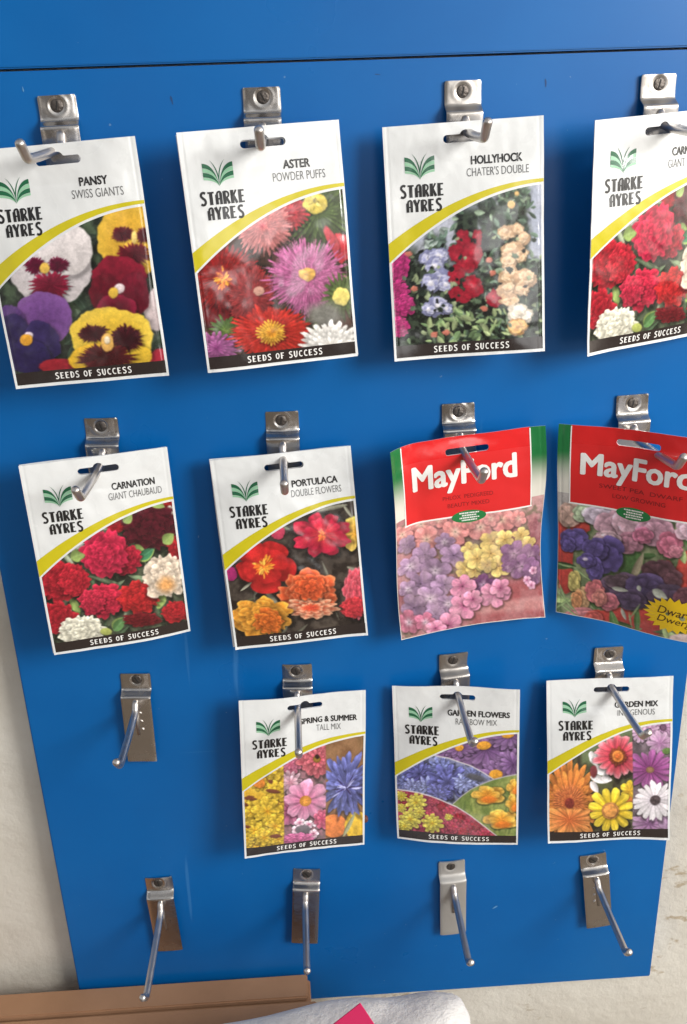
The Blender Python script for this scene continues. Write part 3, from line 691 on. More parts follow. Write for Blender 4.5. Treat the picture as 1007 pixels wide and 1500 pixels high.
def pic_sweetpea(p):
    p.fill(C(92, 112, 74), C(156, 164, 124), 60)
    p.put(sst(720, 650, p.Y) * .75, C(206, 192, 200))
    R = C(204, 70, 62)
    for k, (x, y, a, b) in enumerate([(90, 900, 60, 150), (110, 1070, 50, 80), (300, 1330, 130, 80), (430, 1290, 80, 60), (560, 1320, 90, 100), (790, 980, 60, 110), (640, 1180, 40, 50), (760, 1120, 60, 60), (190, 770, 50, 50), (860, 1000, 60, 90)]): p.blob(x, y, a, b, R, wob=.3, seed=k, tex=.12)
    p.leaves(40, 60, 900, 740, 1400, 70, 20, [C(84, 122, 66), C(60, 90, 50), C(150, 170, 110)], 4)
    p.blob(470, 960, 76, 90, C(78, 120, 66), tex=.2); p.leaf(510, 980, 90, 24, -1.2, C(170, 160, 130))
    for k, (x, y, a, b, c) in enumerate([(130, 700, 60, 70, C(214, 176, 160)), (210, 690, 60, 50, C(176, 196, 160)), (300, 700, 90, 50, C(214, 198, 216)), (380, 760, 110, 96, C(224, 176, 194)), (450, 740, 80, 80, C(230, 186, 202)), (455, 850, 80, 58, C(204, 142, 164)), (340, 830, 70, 40, C(226, 190, 200)), (600, 770, 100, 74, C(224, 168, 190)), (540, 800, 56, 44, C(206, 120, 150)), (680, 840, 66, 70, C(218, 120, 148)), (720, 880, 40, 34, C(226, 140, 160)), (780, 760, 70, 60, C(226, 186, 202)), (660, 965, 44, 32, C(222, 76, 74)), (860, 800, 60, 70, C(214, 120, 150))]):
        p.flower(x, y, a * 1.12, b * 1.12, 3 + k % 2, [(0, c * .80), (.6, c), (1, np.clip(c * 1.12, 0, 1))], depth=.16, jag=.06, gap=.22, streak=.16, seed=k + 3, rot=k * 1.7, layers=2, shrink=.7, pw=3)
    I = C(98, 84, 150)
    for k, (x, y, a, b) in enumerate([(150, 840, 80, 62), (120, 870, 40, 40), (330, 930, 100, 100), (270, 890, 70, 66), (265, 1010, 44, 66), (220, 960, 50, 40)]): p.flower(x, y, a * 1.12, b * 1.12, 3 + k % 2, [(0, I * .80), (.6, I), (1, np.clip(I * 1.12, 0, 1))], depth=.16, jag=.06, gap=.22, streak=.16, seed=k + 3, rot=k * 1.7, layers=2, shrink=.7, pw=3)
    p.blob(215, 950, 14, 10, C(220, 206, 226))
    D = C(72, 52, 82)
    for k, (x, y, a, b, c) in enumerate([(620, 1010, 100, 76, C(96, 64, 74)), (700, 1040, 60, 50, C(106, 70, 80)), (420, 1120, 116, 86, C(100, 80, 106)), (400, 1070, 80, 40, C(106, 86, 98)), (560, 1100, 110, 80, C(88, 74, 114)), (470, 1180, 90, 60, C(92, 76, 108)), (690, 1150, 110, 70, C(86, 70, 94)), (780, 1140, 60, 50, C(110, 66, 78))]): p.flower(x, y, a * 1.12, b * 1.12, 3 + k % 2, [(0, c * .80), (.6, c), (1, np.clip(c * 1.12, 0, 1))], depth=.16, jag=.06, gap=.22, streak=.16, seed=k + 3, rot=k * 1.7, layers=2, shrink=.7, pw=3)
    for x, y, l_, w_, r_2 in [(410, 1120, 50, 14, .1), (640, 1130, 50, 26, .5), (520, 1105, 18, 14, 1.2), (430, 1270, 40, 12, 1.2)]: p.leaf(x, y, l_, w_, r_2, C(190, 196, 180), .05)
    for k, (x, y, a, b, c) in enumerate([(150, 1080, 36, 60, C(206, 190, 110)), (190, 1180, 44, 64, C(226, 178, 128)), (165, 1190, 30, 50, C(220, 150, 100)), (265, 1130, 52, 62, C(220, 120, 126)), (340, 1200, 56, 50, C(218, 122, 136)), (290, 1180, 40, 50, C(224, 140, 130)), (190, 1285, 88, 42, C(210, 130, 136)), (255, 1300, 50, 40, C(214, 96, 90))]): p.flower(x, y, a * 1.12, b * 1.12, 3 + k % 2, [(0, c * .80), (.6, c), (1, np.clip(c * 1.12, 0, 1))], depth=.16, jag=.06, gap=.22, streak=.16, seed=k + 3, rot=k * 1.7, layers=2, shrink=.7, pw=3)
    for x, y, l_, r_2 in [(110, 990, 60, .2), (200, 1040, 60, .7), (110, 1200, 110, .9), (90, 1150, 60, 1.2), (130, 1260, 90, .7), (90, 1210, 70, -.6), (500, 1240, 60, -1.), (470, 1300, 50, 1.4)]: p.leaf(x, y, l_, 6, r_2, C(150, 176, 120), .05)
    p.blob(770, 1400, 70, 30, C(226, 200, 196))

def pic_spring(p):
    Xa = 376 + (p.Y - 650) * .004
    m1 = sst(Xa + 3, Xa - 3, p.X); m3 = sst(645, 651, p.X); m2 = (1 - m1) * (1 - m3)
    p.fill(C(232, 176, 44), C(240, 196, 60), 50, 1)
    p.put(sst(.58, .7, fbm(p.X / 45, p.Y / 45, 3)) * m1 * .8, C(176, 110, 50))
    for k, (x, y, r) in enumerate([(300, 720, 90), (215, 820, 50), (330, 860, 80), (170, 1000, 100), (270, 990, 110), (320, 1080, 90), (190, 1120, 90), (250, 1160, 80), (340, 1170, 60), (140, 1180, 50)]):
        p.flower(x, y, r, r * .85, 9, [(0, C(222, 140, 30)), (.3, C(236, 180, 40)), (1, C(246, 206, 62))], layers=3, depth=.25, gap=.4, seed=k, mask=m1)
    for x, y, a, b in [(160, 915, 36, 16), (290, 800, 16, 12), (300, 860, 44, 12), (320, 1150, 36, 14), (140, 1100, 22, 10), (230, 760, 20, 12), (130, 960, 16, 12)]: p.blob(x, y, a, b, C(122, 66, 44), wob=.5, mask=m1)
    p.blob(215, 815, 42, 32, C(224, 130, 46), mask=m1, tex=.3)
    p.fill(C(110, 96, 96), C(160, 110, 120), 40, 6, sub=m2)
    p.flower(420, 690, 70, 60, 10, [(0, C(190, 80, 110)), (1, C(220, 120, 150))], layers=3, seed=4, mask=m2)
    p.flower(590, 655, 128, 118, 14, [(0, C(190, 56, 76)), (.6, C(214, 84, 104)), (1, C(230, 120, 130))], layers=5, depth=.22, gap=.4, seed=5, mask=m2, ctr=(.2, C(150, 110, 40)))
    p.blob(592, 640, 14, 14, C(50, 30, 24), mask=m2)
    p.flower(420, 800, 84, 80, 12, [(0, C(190, 120, 140)), (1, C(232, 190, 204))], layers=2, depth=.4, seed=6, mask=m2)
    p.flower(420, 980, 100, 100, 8, [(0, C(190, 90, 130)), (1, C(222, 130, 170))], depth=.2, seed=7, mask=m2)
    p.flower(515, 915, 150, 140, 8, [(0, C(210, 104, 150)), (.4, C(226, 134, 174)), (1, C(236, 166, 198))], depth=.22, gap=.45, seed=8, mask=m2, ctr=(.26, C(232, 150, 50)), rot=.3)
    for k, (x, y) in enumerate([(480, 1060), (540, 1075), (600, 1080), (460, 1110), (570, 1140), (620, 1050)]): p.phlox(x, y, 36, C(236, 196, 210), C(200, 90, 130), k, mask=m2)
    p.blob(500, 1110, 50, 30, C(110, 100, 106), mask=m2); p.frilly(460, 1170, 110, 44, C(222, 110, 160), 3, 4, mask=m2)
    p.flower(625, 1040, 60, 70, 8, [(0, C(200, 60, 100)), (1, C(224, 110, 140))], seed=9, layers=2, mask=m2)
    p.fill(C(128, 88, 56), C(152, 110, 74), 70, 8, sub=m3)
    p.put(sst(820, 880, p.X) * sst(640, 520, p.Y) * .5, C(110, 84, 50))
    p.blob(700, 1090, 90, 70, C(232, 128, 60), tex=.2, mask=m3); p.blob(850, 1090, 80, 90, C(234, 186, 44), tex=.15, mask=m3)
    p.flower(775, 830, 165, 215, 15, [(0, C(70, 64, 130)), (.3, C(88, 90, 160)), (1, C(112, 118, 190))], layers=4, depth=.42, jag=.12, gap=.5, seed=12, streak=.3, mask=m3, shrink=.7)
    p.spikes(20, 780, 850, 5, 90, 5, [C(50, 40, 90), C(160, 160, 214)], 6)
    p.leaf(800, 1080, 90, 14, -1.1, C(150, 150, 110))

def pic_gardenflowers(p):
    y1 = np.interp(p.X, [300, 330, 450, 600, 750, 760], [738, 745, 768, 826, 918, 926])
    y2 = np.interp(p.X, [470, 480, 540, 600, 680, 750, 830, 915, 930], [1085, 1078, 1026, 985, 946, 920, 900, 886, 884])
    y3 = np.interp(p.X, [60, 95, 170, 250, 330, 400, 500, 600, 700, 770, 800], [984, 986, 990, 1002, 1026, 1055, 1100, 1162, 1240, 1300, 1330])
    purple = ((p.Y < y1) & (p.X > 320) & (p.X <= 750)) | ((p.X > 750) & (p.Y < y2))
    red = (p.Y >= y3); green = (~red) & (~purple) & (p.Y >= y2) & (p.X > 478); blue = ~(purple | red | green)
    f = lambda b: b.astype(float)
    p.fill(C(108, 74, 122), C(150, 104, 158), 40, 1, sub=f(purple))
    for k, (x, y, rx_, ry_) in enumerate([(700, 720, 240, 150), (520, 705, 130, 60), (860, 640, 160, 90), (780, 900, 150, 110), (880, 820, 120, 100)]):
        p.flower(x, y, rx_, ry_, 15, [(0, C(96, 62, 110)), (.5, C(130, 90, 146)), (1, C(158, 118, 172))], depth=.3, gap=.5, jag=.05, seed=k, mask=f(purple), layers=2, shrink=.5)
    for k, (x, y, a, b) in enumerate([(520, 700, 30, 22), (685, 693, 48, 30), (845, 629, 42, 22), (765, 888, 46, 30)]): p.blob(x, y, a, b, C(236, 160, 46), tex=.25, seed=k, mask=f(purple))
    p.fill(C(70, 72, 96), C(140, 146, 190), 30, 5, sub=f(blue))
    for k, (x, y, r) in enumerate([(160, 930, 110), (250, 870, 110), (300, 960, 90), (400, 830, 90), (440, 930, 150), (560, 940, 90), (600, 880, 60), (380, 1010, 90), (200, 960, 70)]):
        c = [C(112, 120, 178), C(92, 94, 158), C(136, 144, 196)][k % 3]
        p.flower(x, y, r, r * .8, 11, [(0, c * .7), (.5, c), (1, np.clip(c * 1.3, 0, 1))], layers=3, depth=.45, jag=.15, gap=.5, seed=k, mask=f(blue), streak=.3)
    p.spikes(20, 420, 920, 10, 180, 14, [C(206, 210, 234), C(170, 178, 216)], 4) if False else None
    p.blob(630, 905, 70, 22, C(84, 84, 92), rot=.3, mask=f(blue), soft=.4)
    p.fill(C(112, 132, 62), C(150, 160, 84), 50, 7, sub=f(green))
    gm = f(green)
    for k in range(22):
        r = np.random.default_rng(k); p_x, p_y = r.uniform(500, 915), r.uniform(930, 1300)
        x, y = p.local(p_x, p_y, 60, 10, r.uniform(-1.8, -1.2)); p.put(sst(1, .8, np.hypot(x, y)) * gm * .6, C(90, 112, 56) if k % 2 else C(170, 176, 90))
    for k, (x, y, a, b) in enumerate([(710, 1020, 118, 66), (800, 1185, 122, 70), (890, 970, 54, 60), (885, 1080, 60, 66)]):
        p.flower(x, y, a, b, 5, [(0, C(232, 140, 40)), (.5, C(240, 166, 50)), (1, C(246, 196, 84))], depth=.28, jag=.04, gap=.3, seed=k, mask=gm, layers=2, shrink=.5)
        p.blob(x + 10, y + b * .5, a * .45, b * .35, C(230, 122, 36), mask=gm, soft=.4)
    rm = f(red)
    p.fill(C(140, 34, 62), C(196, 80, 100), 34, 9, sub=rm)
    for k, (x, y, r) in enumerate([(400, 1090, 40), (350, 1060, 36), (450, 1140, 44), (520, 1180, 44), (480, 1230, 50), (570, 1230, 46), (640, 1230, 40), (680, 1280, 44), (400, 1240, 40), (160, 1060, 50), (120, 1180, 40), (310, 1160, 44), (545, 1280, 40)]):
        p.flower(x, y, r, r, 8, [(0, C(200, 120, 60)), (.25, C(180, 44, 72)), (1, C(206, 70, 96) if k % 3 else C(170, 36, 50))], layers=2, depth=.25, seed=k, mask=rm)
    for k, (x, y, r) in enumerate([(230, 1070, 76), (130, 1030, 40), (190, 1190, 84), (150, 1240, 50), (340, 1215, 76), (250, 1140, 44), (450, 1172, 30), (130, 1110, 36)]):
        p.flower(x, y, r, r * .9, 10, [(0, C(206, 150, 30)), (.4, C(226, 200, 50)), (1, C(238, 222, 90))], layers=3, depth=.3, gap=.45, seed=k + 30, mask=rm)
    w = C(222, 214, 216)
    p.put(sst(5, 2.5, np.abs(p.Y - y1)) * f((p.X > 325) & (p.X < 755)), w)
    p.put(sst(5, 2.5, np.abs(p.Y - y2)) * f((p.X > 478) & (p.Y < y3)), w * .85)
    p.put(sst(6, 3, np.abs(p.Y - y3)), w)

def pic_gardenmix(p):
    p.fill(C(58, 52, 40), C(90, 92, 60), 50)
    m1 = sst(374, 368, p.X); m3 = sst(646, 652, p.X); m2 = (1 - m1) * (1 - m3); m12 = 1 - m3
    p.put(m12 * sst(380, 300, p.Y - 500) * sst(300, 330, p.X), C(104, 118, 80))
    p.flower(240, 1085, 185, 290, 22, [(0, C(206, 96, 46)), (.3, C(228, 112, 48)), (1, C(240, 146, 62))], layers=2, depth=.28, gap=.4, seed=2, mask=sst(405, 395, p.X), shrink=.5, jag=.03)
    p.flower(235, 1085, 120, 130, 40, [(0, C(150, 60, 40)), (.5, C(206, 90, 50)), (1, C(236, 136, 70))], layers=4, depth=.4, gap=.5, seed=3, mask=m1, jag=.1)
    p.flower(240, 1200, 170, 110, 14, [(0, C(222, 104, 50)), (1, C(246, 164, 84))], depth=.3, gap=.4, seed=4, mask=m1 * sst(1110, 1140, p.Y))
    p.blob(240, 1092, 28, 34, C(128, 46, 38), mask=m1, tex=.4)
    for k, (x, y, l_, w_, r_2) in enumerate([(400, 805, 46, 32, 1.2), (440, 880, 56, 30, .5), (430, 935, 60, 26, .3), (400, 985, 44, 24, 1.), (480, 930, 36, 24, .2), (380, 780, 30, 20, 1.5)]): p.leaf(x, y, l_, w_, r_2, C(234, 226, 226), .03)
    p.blob(395, 885, 24, 40, C(126, 50, 56), seed=3)
    p.flower(550, 785, 152, 142, 14, [(0, C(190, 50, 60)), (.45, C(214, 66, 84)), (.8, C(226, 96, 110)), (1, C(240, 160, 170))], depth=.2, gap=.4, seed=5, mask=m12, jag=.06)
    p.flower(550, 785, 60, 58, 16, [(0, C(220, 120, 50)), (.6, C(150, 70, 34)), (1, C(140, 60, 40))], depth=.1, seed=6); p.blob(552, 786, 36, 36, C(232, 134, 56), tex=.3, wob=.05); p.blob(552, 786, 18, 18, C(214, 104, 44), tex=.4)
    p.flower(625, 1005, 60, 70, 6, [(0, C(230, 170, 40)), (1, C(242, 206, 52))], depth=.3, seed=7, mask=m12); p.blob(622, 1075, 26, 34, C(206, 116, 50), mask=m12)
    p.flower(505, 1135, 152, 150, 12, [(0, C(226, 160, 30)), (.5, C(240, 198, 40)), (1, C(246, 216, 62))], depth=.3, gap=.55, seed=8, mask=m12, jag=.03, pw=3)
    p.blob(502, 1135, 56, 56, C(190, 124, 66), wob=.05, tex=.3); p.blob(502, 1135, 44, 44, C(226, 150, 72), wob=.05, tex=.3)
    p.fill(C(92, 80, 86), C(130, 110, 120), 40, 8, sub=m3)
    for k, (x, y, r) in enumerate([(850, 600, 110), (760, 620, 70), (700, 640, 60)]): p.flower(x, y, r, r, 12, [(0, C(120, 60, 120)), (.25, C(190, 140, 180)), (1, C(216, 180, 206))], depth=.3, gap=.4, seed=9 + k, mask=m3, ctr=(.22, C(120, 84, 110)))
    p.flower(830, 700, 90, 80, 9, [(0, C(180, 120, 170)), (1, C(214, 176, 204))], depth=.3, seed=20, mask=m3)
    p.flower(760, 870, 160, 128, 15, [(0, C(120, 44, 100)), (.4, C(150, 70, 136)), (1, C(178, 100, 164))], depth=.28, gap=.5, seed=12, mask=m3, ctr=(.17, C(150, 110, 80)))
    p.blob(870, 750, 30, 20, C(90, 120, 60), mask=m3)
    p.flower(760, 1230, 130, 70, 9, [(0, C(140, 90, 140)), (1, C(196, 156, 190))], depth=.3, gap=.5, seed=13, mask=m3); p.blob(860, 1220, 40, 40, C(176, 140, 176), mask=m3)
    p.flower(790, 1075, 150, 134, 17, [(0, C(214, 200, 214)), (.4, C(232, 222, 228)), (1, C(240, 234, 236))], depth=.24, gap=.3, seed=14, mask=m3, streak=.06)
    p.blob(797, 1075, 34, 32, C(74, 62, 66), mask=m3, tex=.5, wob=.1)

# ------------------------------------------------------------------ packets
m_paper = mat('coated_paper', rgb(221, 222, 221), .26, spec=.5, coat=.5, coat_r=.12); add_bump(m_paper, 38, .22, .003, 4); rough_var(m_paper, .18, .36, 20)
def ink_mat(name, col=None, rough=.3):
    m = mat(name, (1, 1, 1, 1) if col is None else col, rough, coat=.6, coat_r=.10)
    if col is None:
        a = m.node_tree.nodes.new('ShaderNodeAttribute'); a.attribute_name = 'print_ink'
        m.node_tree.links.new(a.outputs['Color'], bsdf(m).inputs['Base Color'])
    add_bump(m, 38, .22, .003, 4)
    return m
m_photo = ink_mat('photo_print', None, .19)
m_yel = ink_mat('yellow_ink', rgb(198, 184, 22))
m_blk = ink_mat('black_ink', rgb(26, 24, 24), .34)
m_band = ink_mat('band_ink', rgb(44, 36, 34), .24)
m_wht = ink_mat('white_ink', rgb(236, 234, 230))
m_grey = ink_mat('grey_ink', rgb(92, 92, 92))
m_dkgreen = ink_mat('dark_green_ink', rgb(24, 96, 62))
m_ltgreen = ink_mat('light_green_ink', rgb(146, 196, 160))
m_red = ink_mat('red_ink', rgb(214, 34, 36), .34)
m_dkred = ink_mat('dark_red_ink', rgb(128, 18, 22), .34)
m_ygreen = ink_mat('oval_green_ink', rgb(30, 120, 62))
m_star = ink_mat('star_yellow_ink', rgb(238, 198, 24))
m_brown = ink_mat('brown_ink', rgb(70, 40, 16))

def homog(corners):
    A, b = [], []
    for (u, v), (x, y) in zip([(0, 0), (1, 0), (1, 1), (0, 1)], corners):
        A.append([u, v, 1, 0, 0, 0, -u * x, -v * x]); b.append(x)
        A.append([0, 0, 0, u, v, 1, -u * y, -v * y]); b.append(y)
    h = np.linalg.solve(np.array(A, float), np.array(b, float)); return np.append(h, 1).reshape(3, 3)
def hmap(Hm, u, v):
    d = Hm[2, 0] * u + Hm[2, 1] * v + 1
    return (Hm[0, 0] * u + Hm[0, 1] * v + Hm[0, 2]) / d, (Hm[1, 0] * u + Hm[1, 1] * v + Hm[1, 2]) / d

class Sheet:
    """front face of a packet: (u, v) in 0..1 -> local x, y, z"""
    def __init__(self, W, H, puff=.0022, curl=None, seed=0, T=.0016):
        self.W, self.H, self.puff, self.curl, self.seed, self.T = W, H, puff, curl, seed, T
    def z(self, u, v):
        u = np.asarray(u, float); v = np.asarray(v, float)
        uu, vv = np.clip(u, 0, 1), np.clip(v, 0, 1)
        z = self.puff * np.sin(np.pi * uu) ** .8 * np.sin(np.pi * np.clip((vv - .16) / .82, 0, 1)) ** .8
        s = self.seed * 1.7
        z = z + .0011 * np.sin(2.3 * uu * 3 + 4 * vv + s) * np.sin(5.2 * vv + s * .6) + .0005 * np.sin(9 * vv + 7 * uu + s)
        z = z + .0007 * (fbm(uu * 5 + self.seed * 3.1, vv * 7 + self.seed, 5, 3) - .5) * 2
        z = z - .00022 * np.exp(-((uu - .026) / .006) ** 2) - .00022 * np.exp(-((uu - .972) / .006) ** 2) - .0002 * np.exp(-((vv - .992) / .004) ** 2)
        z = z + .0022 * np.sin(self.seed * 2.2) * np.clip((vv - .8) / .2, 0, 1) ** 2 * np.clip((np.abs(uu - .5) - .2) / .3, 0, 1) ** 2
        if self.curl: z = z + self.curl(uu, vv)
        return z
    def at(self, u, v, off=0.):
        u = np.asarray(u, float); v = np.asarray(v, float)
        z = self.z(u, v); e = 1e-3
        nx = -(self.z(u + e, v) - self.z(u - e, v)) / (2 * e * self.W); ny = (self.z(u, v + e) - self.z(u, v - e)) / (2 * e * self.H)
        ln = np.sqrt(nx ** 2 + ny ** 2 + 1)
        return np.stack([(u - .5) * self.W + off * nx / ln, -v * self.H + off * ny / ln, z + off / ln], -1)

SLOT = dict(cu=.515, cv=.066, hw=.140, hh=.0026)      # half width in u, half height in metres
def in_slot(S, u, v, cu, hump):
    x = (u - cu) * S.W; y = -(v - SLOT['cv']) * S.H
    L = SLOT['hw'] * S.W - SLOT['hh']
    d = np.hypot(x - np.clip(x, -L, L), y) - SLOT['hh']
    if hump: d = np.minimum(d, np.hypot(x, y - .0014) - .0040)
    return d
def envelope(name, S, parent, m, slot=True, cu=SLOT['cu'], hump=True, colfn=None):
    nu, nv = 141, 201
    us = np.linspace(0, 1, nu)
    vs = np.r_[np.linspace(0, .13, 61), np.linspace(.13, 1, nv - 60)[1:]]; nv = len(vs)
    U, Vv = np.meshgrid(us, vs); U = U.copy(); Vv = Vv.copy()
    keep = np.ones((nv - 1, nu - 1), bool)
    if slot:
        d = in_slot(S, U, Vv, cu, hump)
        for _ in range(3):                                       # pull the rim vertices onto the outline of the slot
            e = 1e-4
            gx = (in_slot(S, U + e, Vv, cu, hump) - in_slot(S, U - e, Vv, cu, hump)) / (2 * e * S.W)
            gy = (in_slot(S, U, Vv + e, cu, hump) - in_slot(S, U, Vv - e, cu, hump)) / (2 * e * S.H)
            near = np.abs(d) < .00042
            g2 = np.maximum(gx ** 2 + gy ** 2, .2)
            U = np.where(near, U - d * gx / g2 / S.W, U); Vv = np.where(near, Vv - d * gy / g2 / S.H, Vv)
            d2 = in_slot(S, U, Vv, cu, hump); d = np.where(near, d2, d)
        cin = (d < 4e-5)
        keep = ~(cin[:-1, :-1] & cin[1:, :-1] & cin[:-1, 1:] & cin[1:, 1:])
    A = S.at(U.ravel(), Vv.ravel())
    B = A.copy(); edge = np.minimum(np.minimum(U, 1 - U) / .04, np.minimum(Vv, 1 - Vv) / .03).clip(0, 1).ravel()
    B[:, 2] -= .0006 + (S.T - .0006) * edge
    f = grid_faces(nu, nv)[keep.ravel()]
    N = nu * nv
    # rim faces
    e = np.concatenate([f[:, [0, 1]], f[:, [1, 2]], f[:, [2, 3]], f[:, [3, 0]]])
    key = np.sort(e, 1); k1 = key[:, 0].astype(np.int64) * N + key[:, 1]
    un, inv, cnt = np.unique(k1, return_inverse=True, return_counts=True)
    be = e[cnt[inv] == 1]
    rim = np.stack([be[:, 1], be[:, 0], be[:, 0] + N, be[:, 1] + N], 1)
    F = np.concatenate([f, f[:, ::-1] + N, rim])
    Vx = np.concatenate([A, B])
    used = np.unique(F); rm = np.full(2 * N, -1); rm[used] = np.arange(len(used))
    cols = None
    if colfn is not None:
        c = colfn(U.ravel(), Vv.ravel()); cols = np.concatenate([c, np.full_like(c, .75)])[used]
    o = raw_mesh(name, Vx[used], rm[F], m, parent, True, cols)
    me = o.data
    bm = bmesh.new(); bm.from_mesh(me)
    for ed in bm.edges:
        if len(ed.link_faces) == 2 and ed.calc_face_angle(0) > .9: ed.smooth = False
    bm.to_mesh(me); bm.free()
    return o
def strip(name, S, top, bot, u0, u1, m, parent, off, nu=60, nv=4, u_of=None):
    us = np.linspace(u0, u1, nu); t = np.linspace(0, 1, nv)
    U, T = np.meshgrid(us, t); V = top(U) * (1 - T) + bot(U) * T
    return raw_mesh(name, S.at(U.ravel(), V.ravel(), off), grid_faces(nu, nv), m, parent, True)
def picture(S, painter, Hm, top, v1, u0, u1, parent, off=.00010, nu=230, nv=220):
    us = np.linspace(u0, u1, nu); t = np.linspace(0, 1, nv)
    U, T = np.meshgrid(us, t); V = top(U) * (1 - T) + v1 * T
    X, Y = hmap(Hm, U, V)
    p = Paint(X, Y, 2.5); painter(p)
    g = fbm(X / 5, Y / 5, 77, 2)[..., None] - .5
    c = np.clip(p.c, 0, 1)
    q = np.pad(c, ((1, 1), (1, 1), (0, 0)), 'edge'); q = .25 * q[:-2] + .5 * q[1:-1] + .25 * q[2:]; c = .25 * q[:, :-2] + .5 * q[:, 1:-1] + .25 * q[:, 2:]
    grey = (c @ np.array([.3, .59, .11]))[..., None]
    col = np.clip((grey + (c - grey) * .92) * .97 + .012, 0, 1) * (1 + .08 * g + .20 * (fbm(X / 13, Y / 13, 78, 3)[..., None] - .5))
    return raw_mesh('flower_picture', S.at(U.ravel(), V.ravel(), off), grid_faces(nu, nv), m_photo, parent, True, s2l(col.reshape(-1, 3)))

# --- lettering
def font_mesh(text, bold=0., shear=0.):
    cu = bpy.data.curves.new('txt', 'FONT'); cu.body = text; cu.size = 1; cu.offset = bold; cu.shear = shear
    cu.resolution_u = 3
    o = bpy.data.objects.new('txt', cu); sc.collection.objects.link(o)
    dg = bpy.context.evaluated_depsgraph_get(); dg.update()
    me = bpy.data.meshes.new_from_object(o.evaluated_get(dg))
    V = np.array([v.co[:] for v in me.vertices]); F = [tuple(p.vertices) for p in me.polygons]
    bpy.data.objects.remove(o); bpy.data.curves.remove(cu); bpy.data.meshes.remove(me)
    return V, F
def place_text(name, S, text, box_, m, parent, off=.00025, bold=0., shear=0., rot=0., fat=0., dense=0.):
    """box_ = u0, v0(top), u1, v1(bottom) of the lettering"""
    V, F = font_mesh(text, bold, shear)
    if dense:
        bmt = bmesh.new(); vs = [bmt.verts.new(v) for v in V]
        for f in F:
            try: bmt.faces.new([vs[i] for i in f])
            except ValueError: pass
        bmesh.ops.triangulate(bmt, faces=bmt.faces)
        for _ in range(4):
            long_ = [e for e in bmt.edges if e.calc_length() > dense]
            if not long_: break
            bmesh.ops.subdivide_edges(bmt, edges=long_, cuts=1)
            bmesh.ops.triangulate(bmt, faces=bmt.faces)
        bmt.verts.index_update(); V = np.array([v.co[:] for v in bmt.verts]); F = [tuple(v.index for v in f.verts) for f in bmt.faces]; bmt.free()
    if fat:                                                  # a heavy face: shifted layers of the same outline
        n0 = len(V); F0 = F; V0 = V; V = []; F = []
        for k, (dx, dy) in enumerate([(0, 0), (-1, 0), (1, 0), (0, .7), (0, -.7), (-.7, .5), (.7, .5), (-.7, -.5), (.7, -.5)]):
            V.append(V0 + np.array([dx * fat, dy * fat, k * 1e-4])); F += [tuple(i + n0 * k for i in f) for f in F0]
        V = np.concatenate(V)
    x0, y0 = V[:, 0].min(), V[:, 1].min(); w = V[:, 0].max() - x0; h = V[:, 1].max() - y0
    a = (V[:, 0] - x0) / w; b = (V[:, 1] - y0) / h
    du, dv = box_[2] - box_[0], box_[3] - box_[1]
    u = box_[0] + a * du; v = box_[3] - b * dv
    if rot: v = v - (a - .5) * rot
    P = S.at(u, v, off)
    if fat: P[:, 2] += V[:, 2] * .06
    return raw_mesh(name, P, F, m, parent)
# hand-drawn display capitals: strokes (points, width); unit box 0..1 x 0..1, y up
H_, N_ = .30, .15
GL = {
 'S': [([(.86, .90), (.55, .98), (.24, .90), (.16, .72), (.40, .56), (.70, .44), (.84, .26), (.70, .08), (.40, .02), (.10, .10)], .21)],
 'T': [([(.02, .92), (.98, .92)], .15), ([(.50, .92), (.50, 0)], .30)],
 'A': [([(.20, 0), (.20, .60), (.30, .86), (.50, .95), (.72, .95), (.82, .88), (.82, 0)], .17), ([(.20, 0), (.20, .75)], .27), ([(.82, .85), (.82, 0)], .25), ([(.20, .42), (.82, .42)], .13)],
 'R': [([(.20, 0), (.20, .96)], .29), ([(.16, .93), (.62, .93), (.84, .80), (.84, .62), (.62, .48), (.25, .47)], .15), ([(.48, .48), (.88, 0)], .22)],
 'K': [([(.20, 0), (.20, 1)], .29), ([(.84, 1), (.34, .52)], .15), ([(.40, .58), (.88, 0)], .23)],
 'E': [([(.22, 0), (.22, 1)], .29), ([(.18, .93), (.86, .93)], .14), ([(.22, .51), (.76, .51)], .13), ([(.18, .07), (.88, .07)], .14)],
 'Y': [([(.08, 1), (.50, .46)], .27), ([(.92, 1), (.50, .46)], .17), ([(.50, .52), (.50, 0)], .28)],
 'D': [([(.22, 0), (.22, 1)], .29), ([(.18, .93), (.58, .92), (.85, .70), (.85, .30), (.58, .08), (.18, .07)], .16)],
 'O': [([(.50, .94), (.20, .78), (.14, .50), (.20, .22), (.50, .06), (.80, .22), (.86, .50), (.80, .78), (.50, .94)], .20)],
 'F': [([(.24, 0), (.24, 1)], .29), ([(.20, .93), (.86, .93)], .14), ([(.24, .50), (.76, .50)], .13)],
 'U': [([(.20, 1), (.20, .30), (.34, .08), (.55, .05), (.80, .22), (.82, 1)], .20), ([(.20, 1), (.20, .25)], .27)],
 'C': [([(.88, .86), (.60, .95), (.30, .84), (.16, .50), (.30, .16), (.60, .05), (.88, .14)], .21)],
}
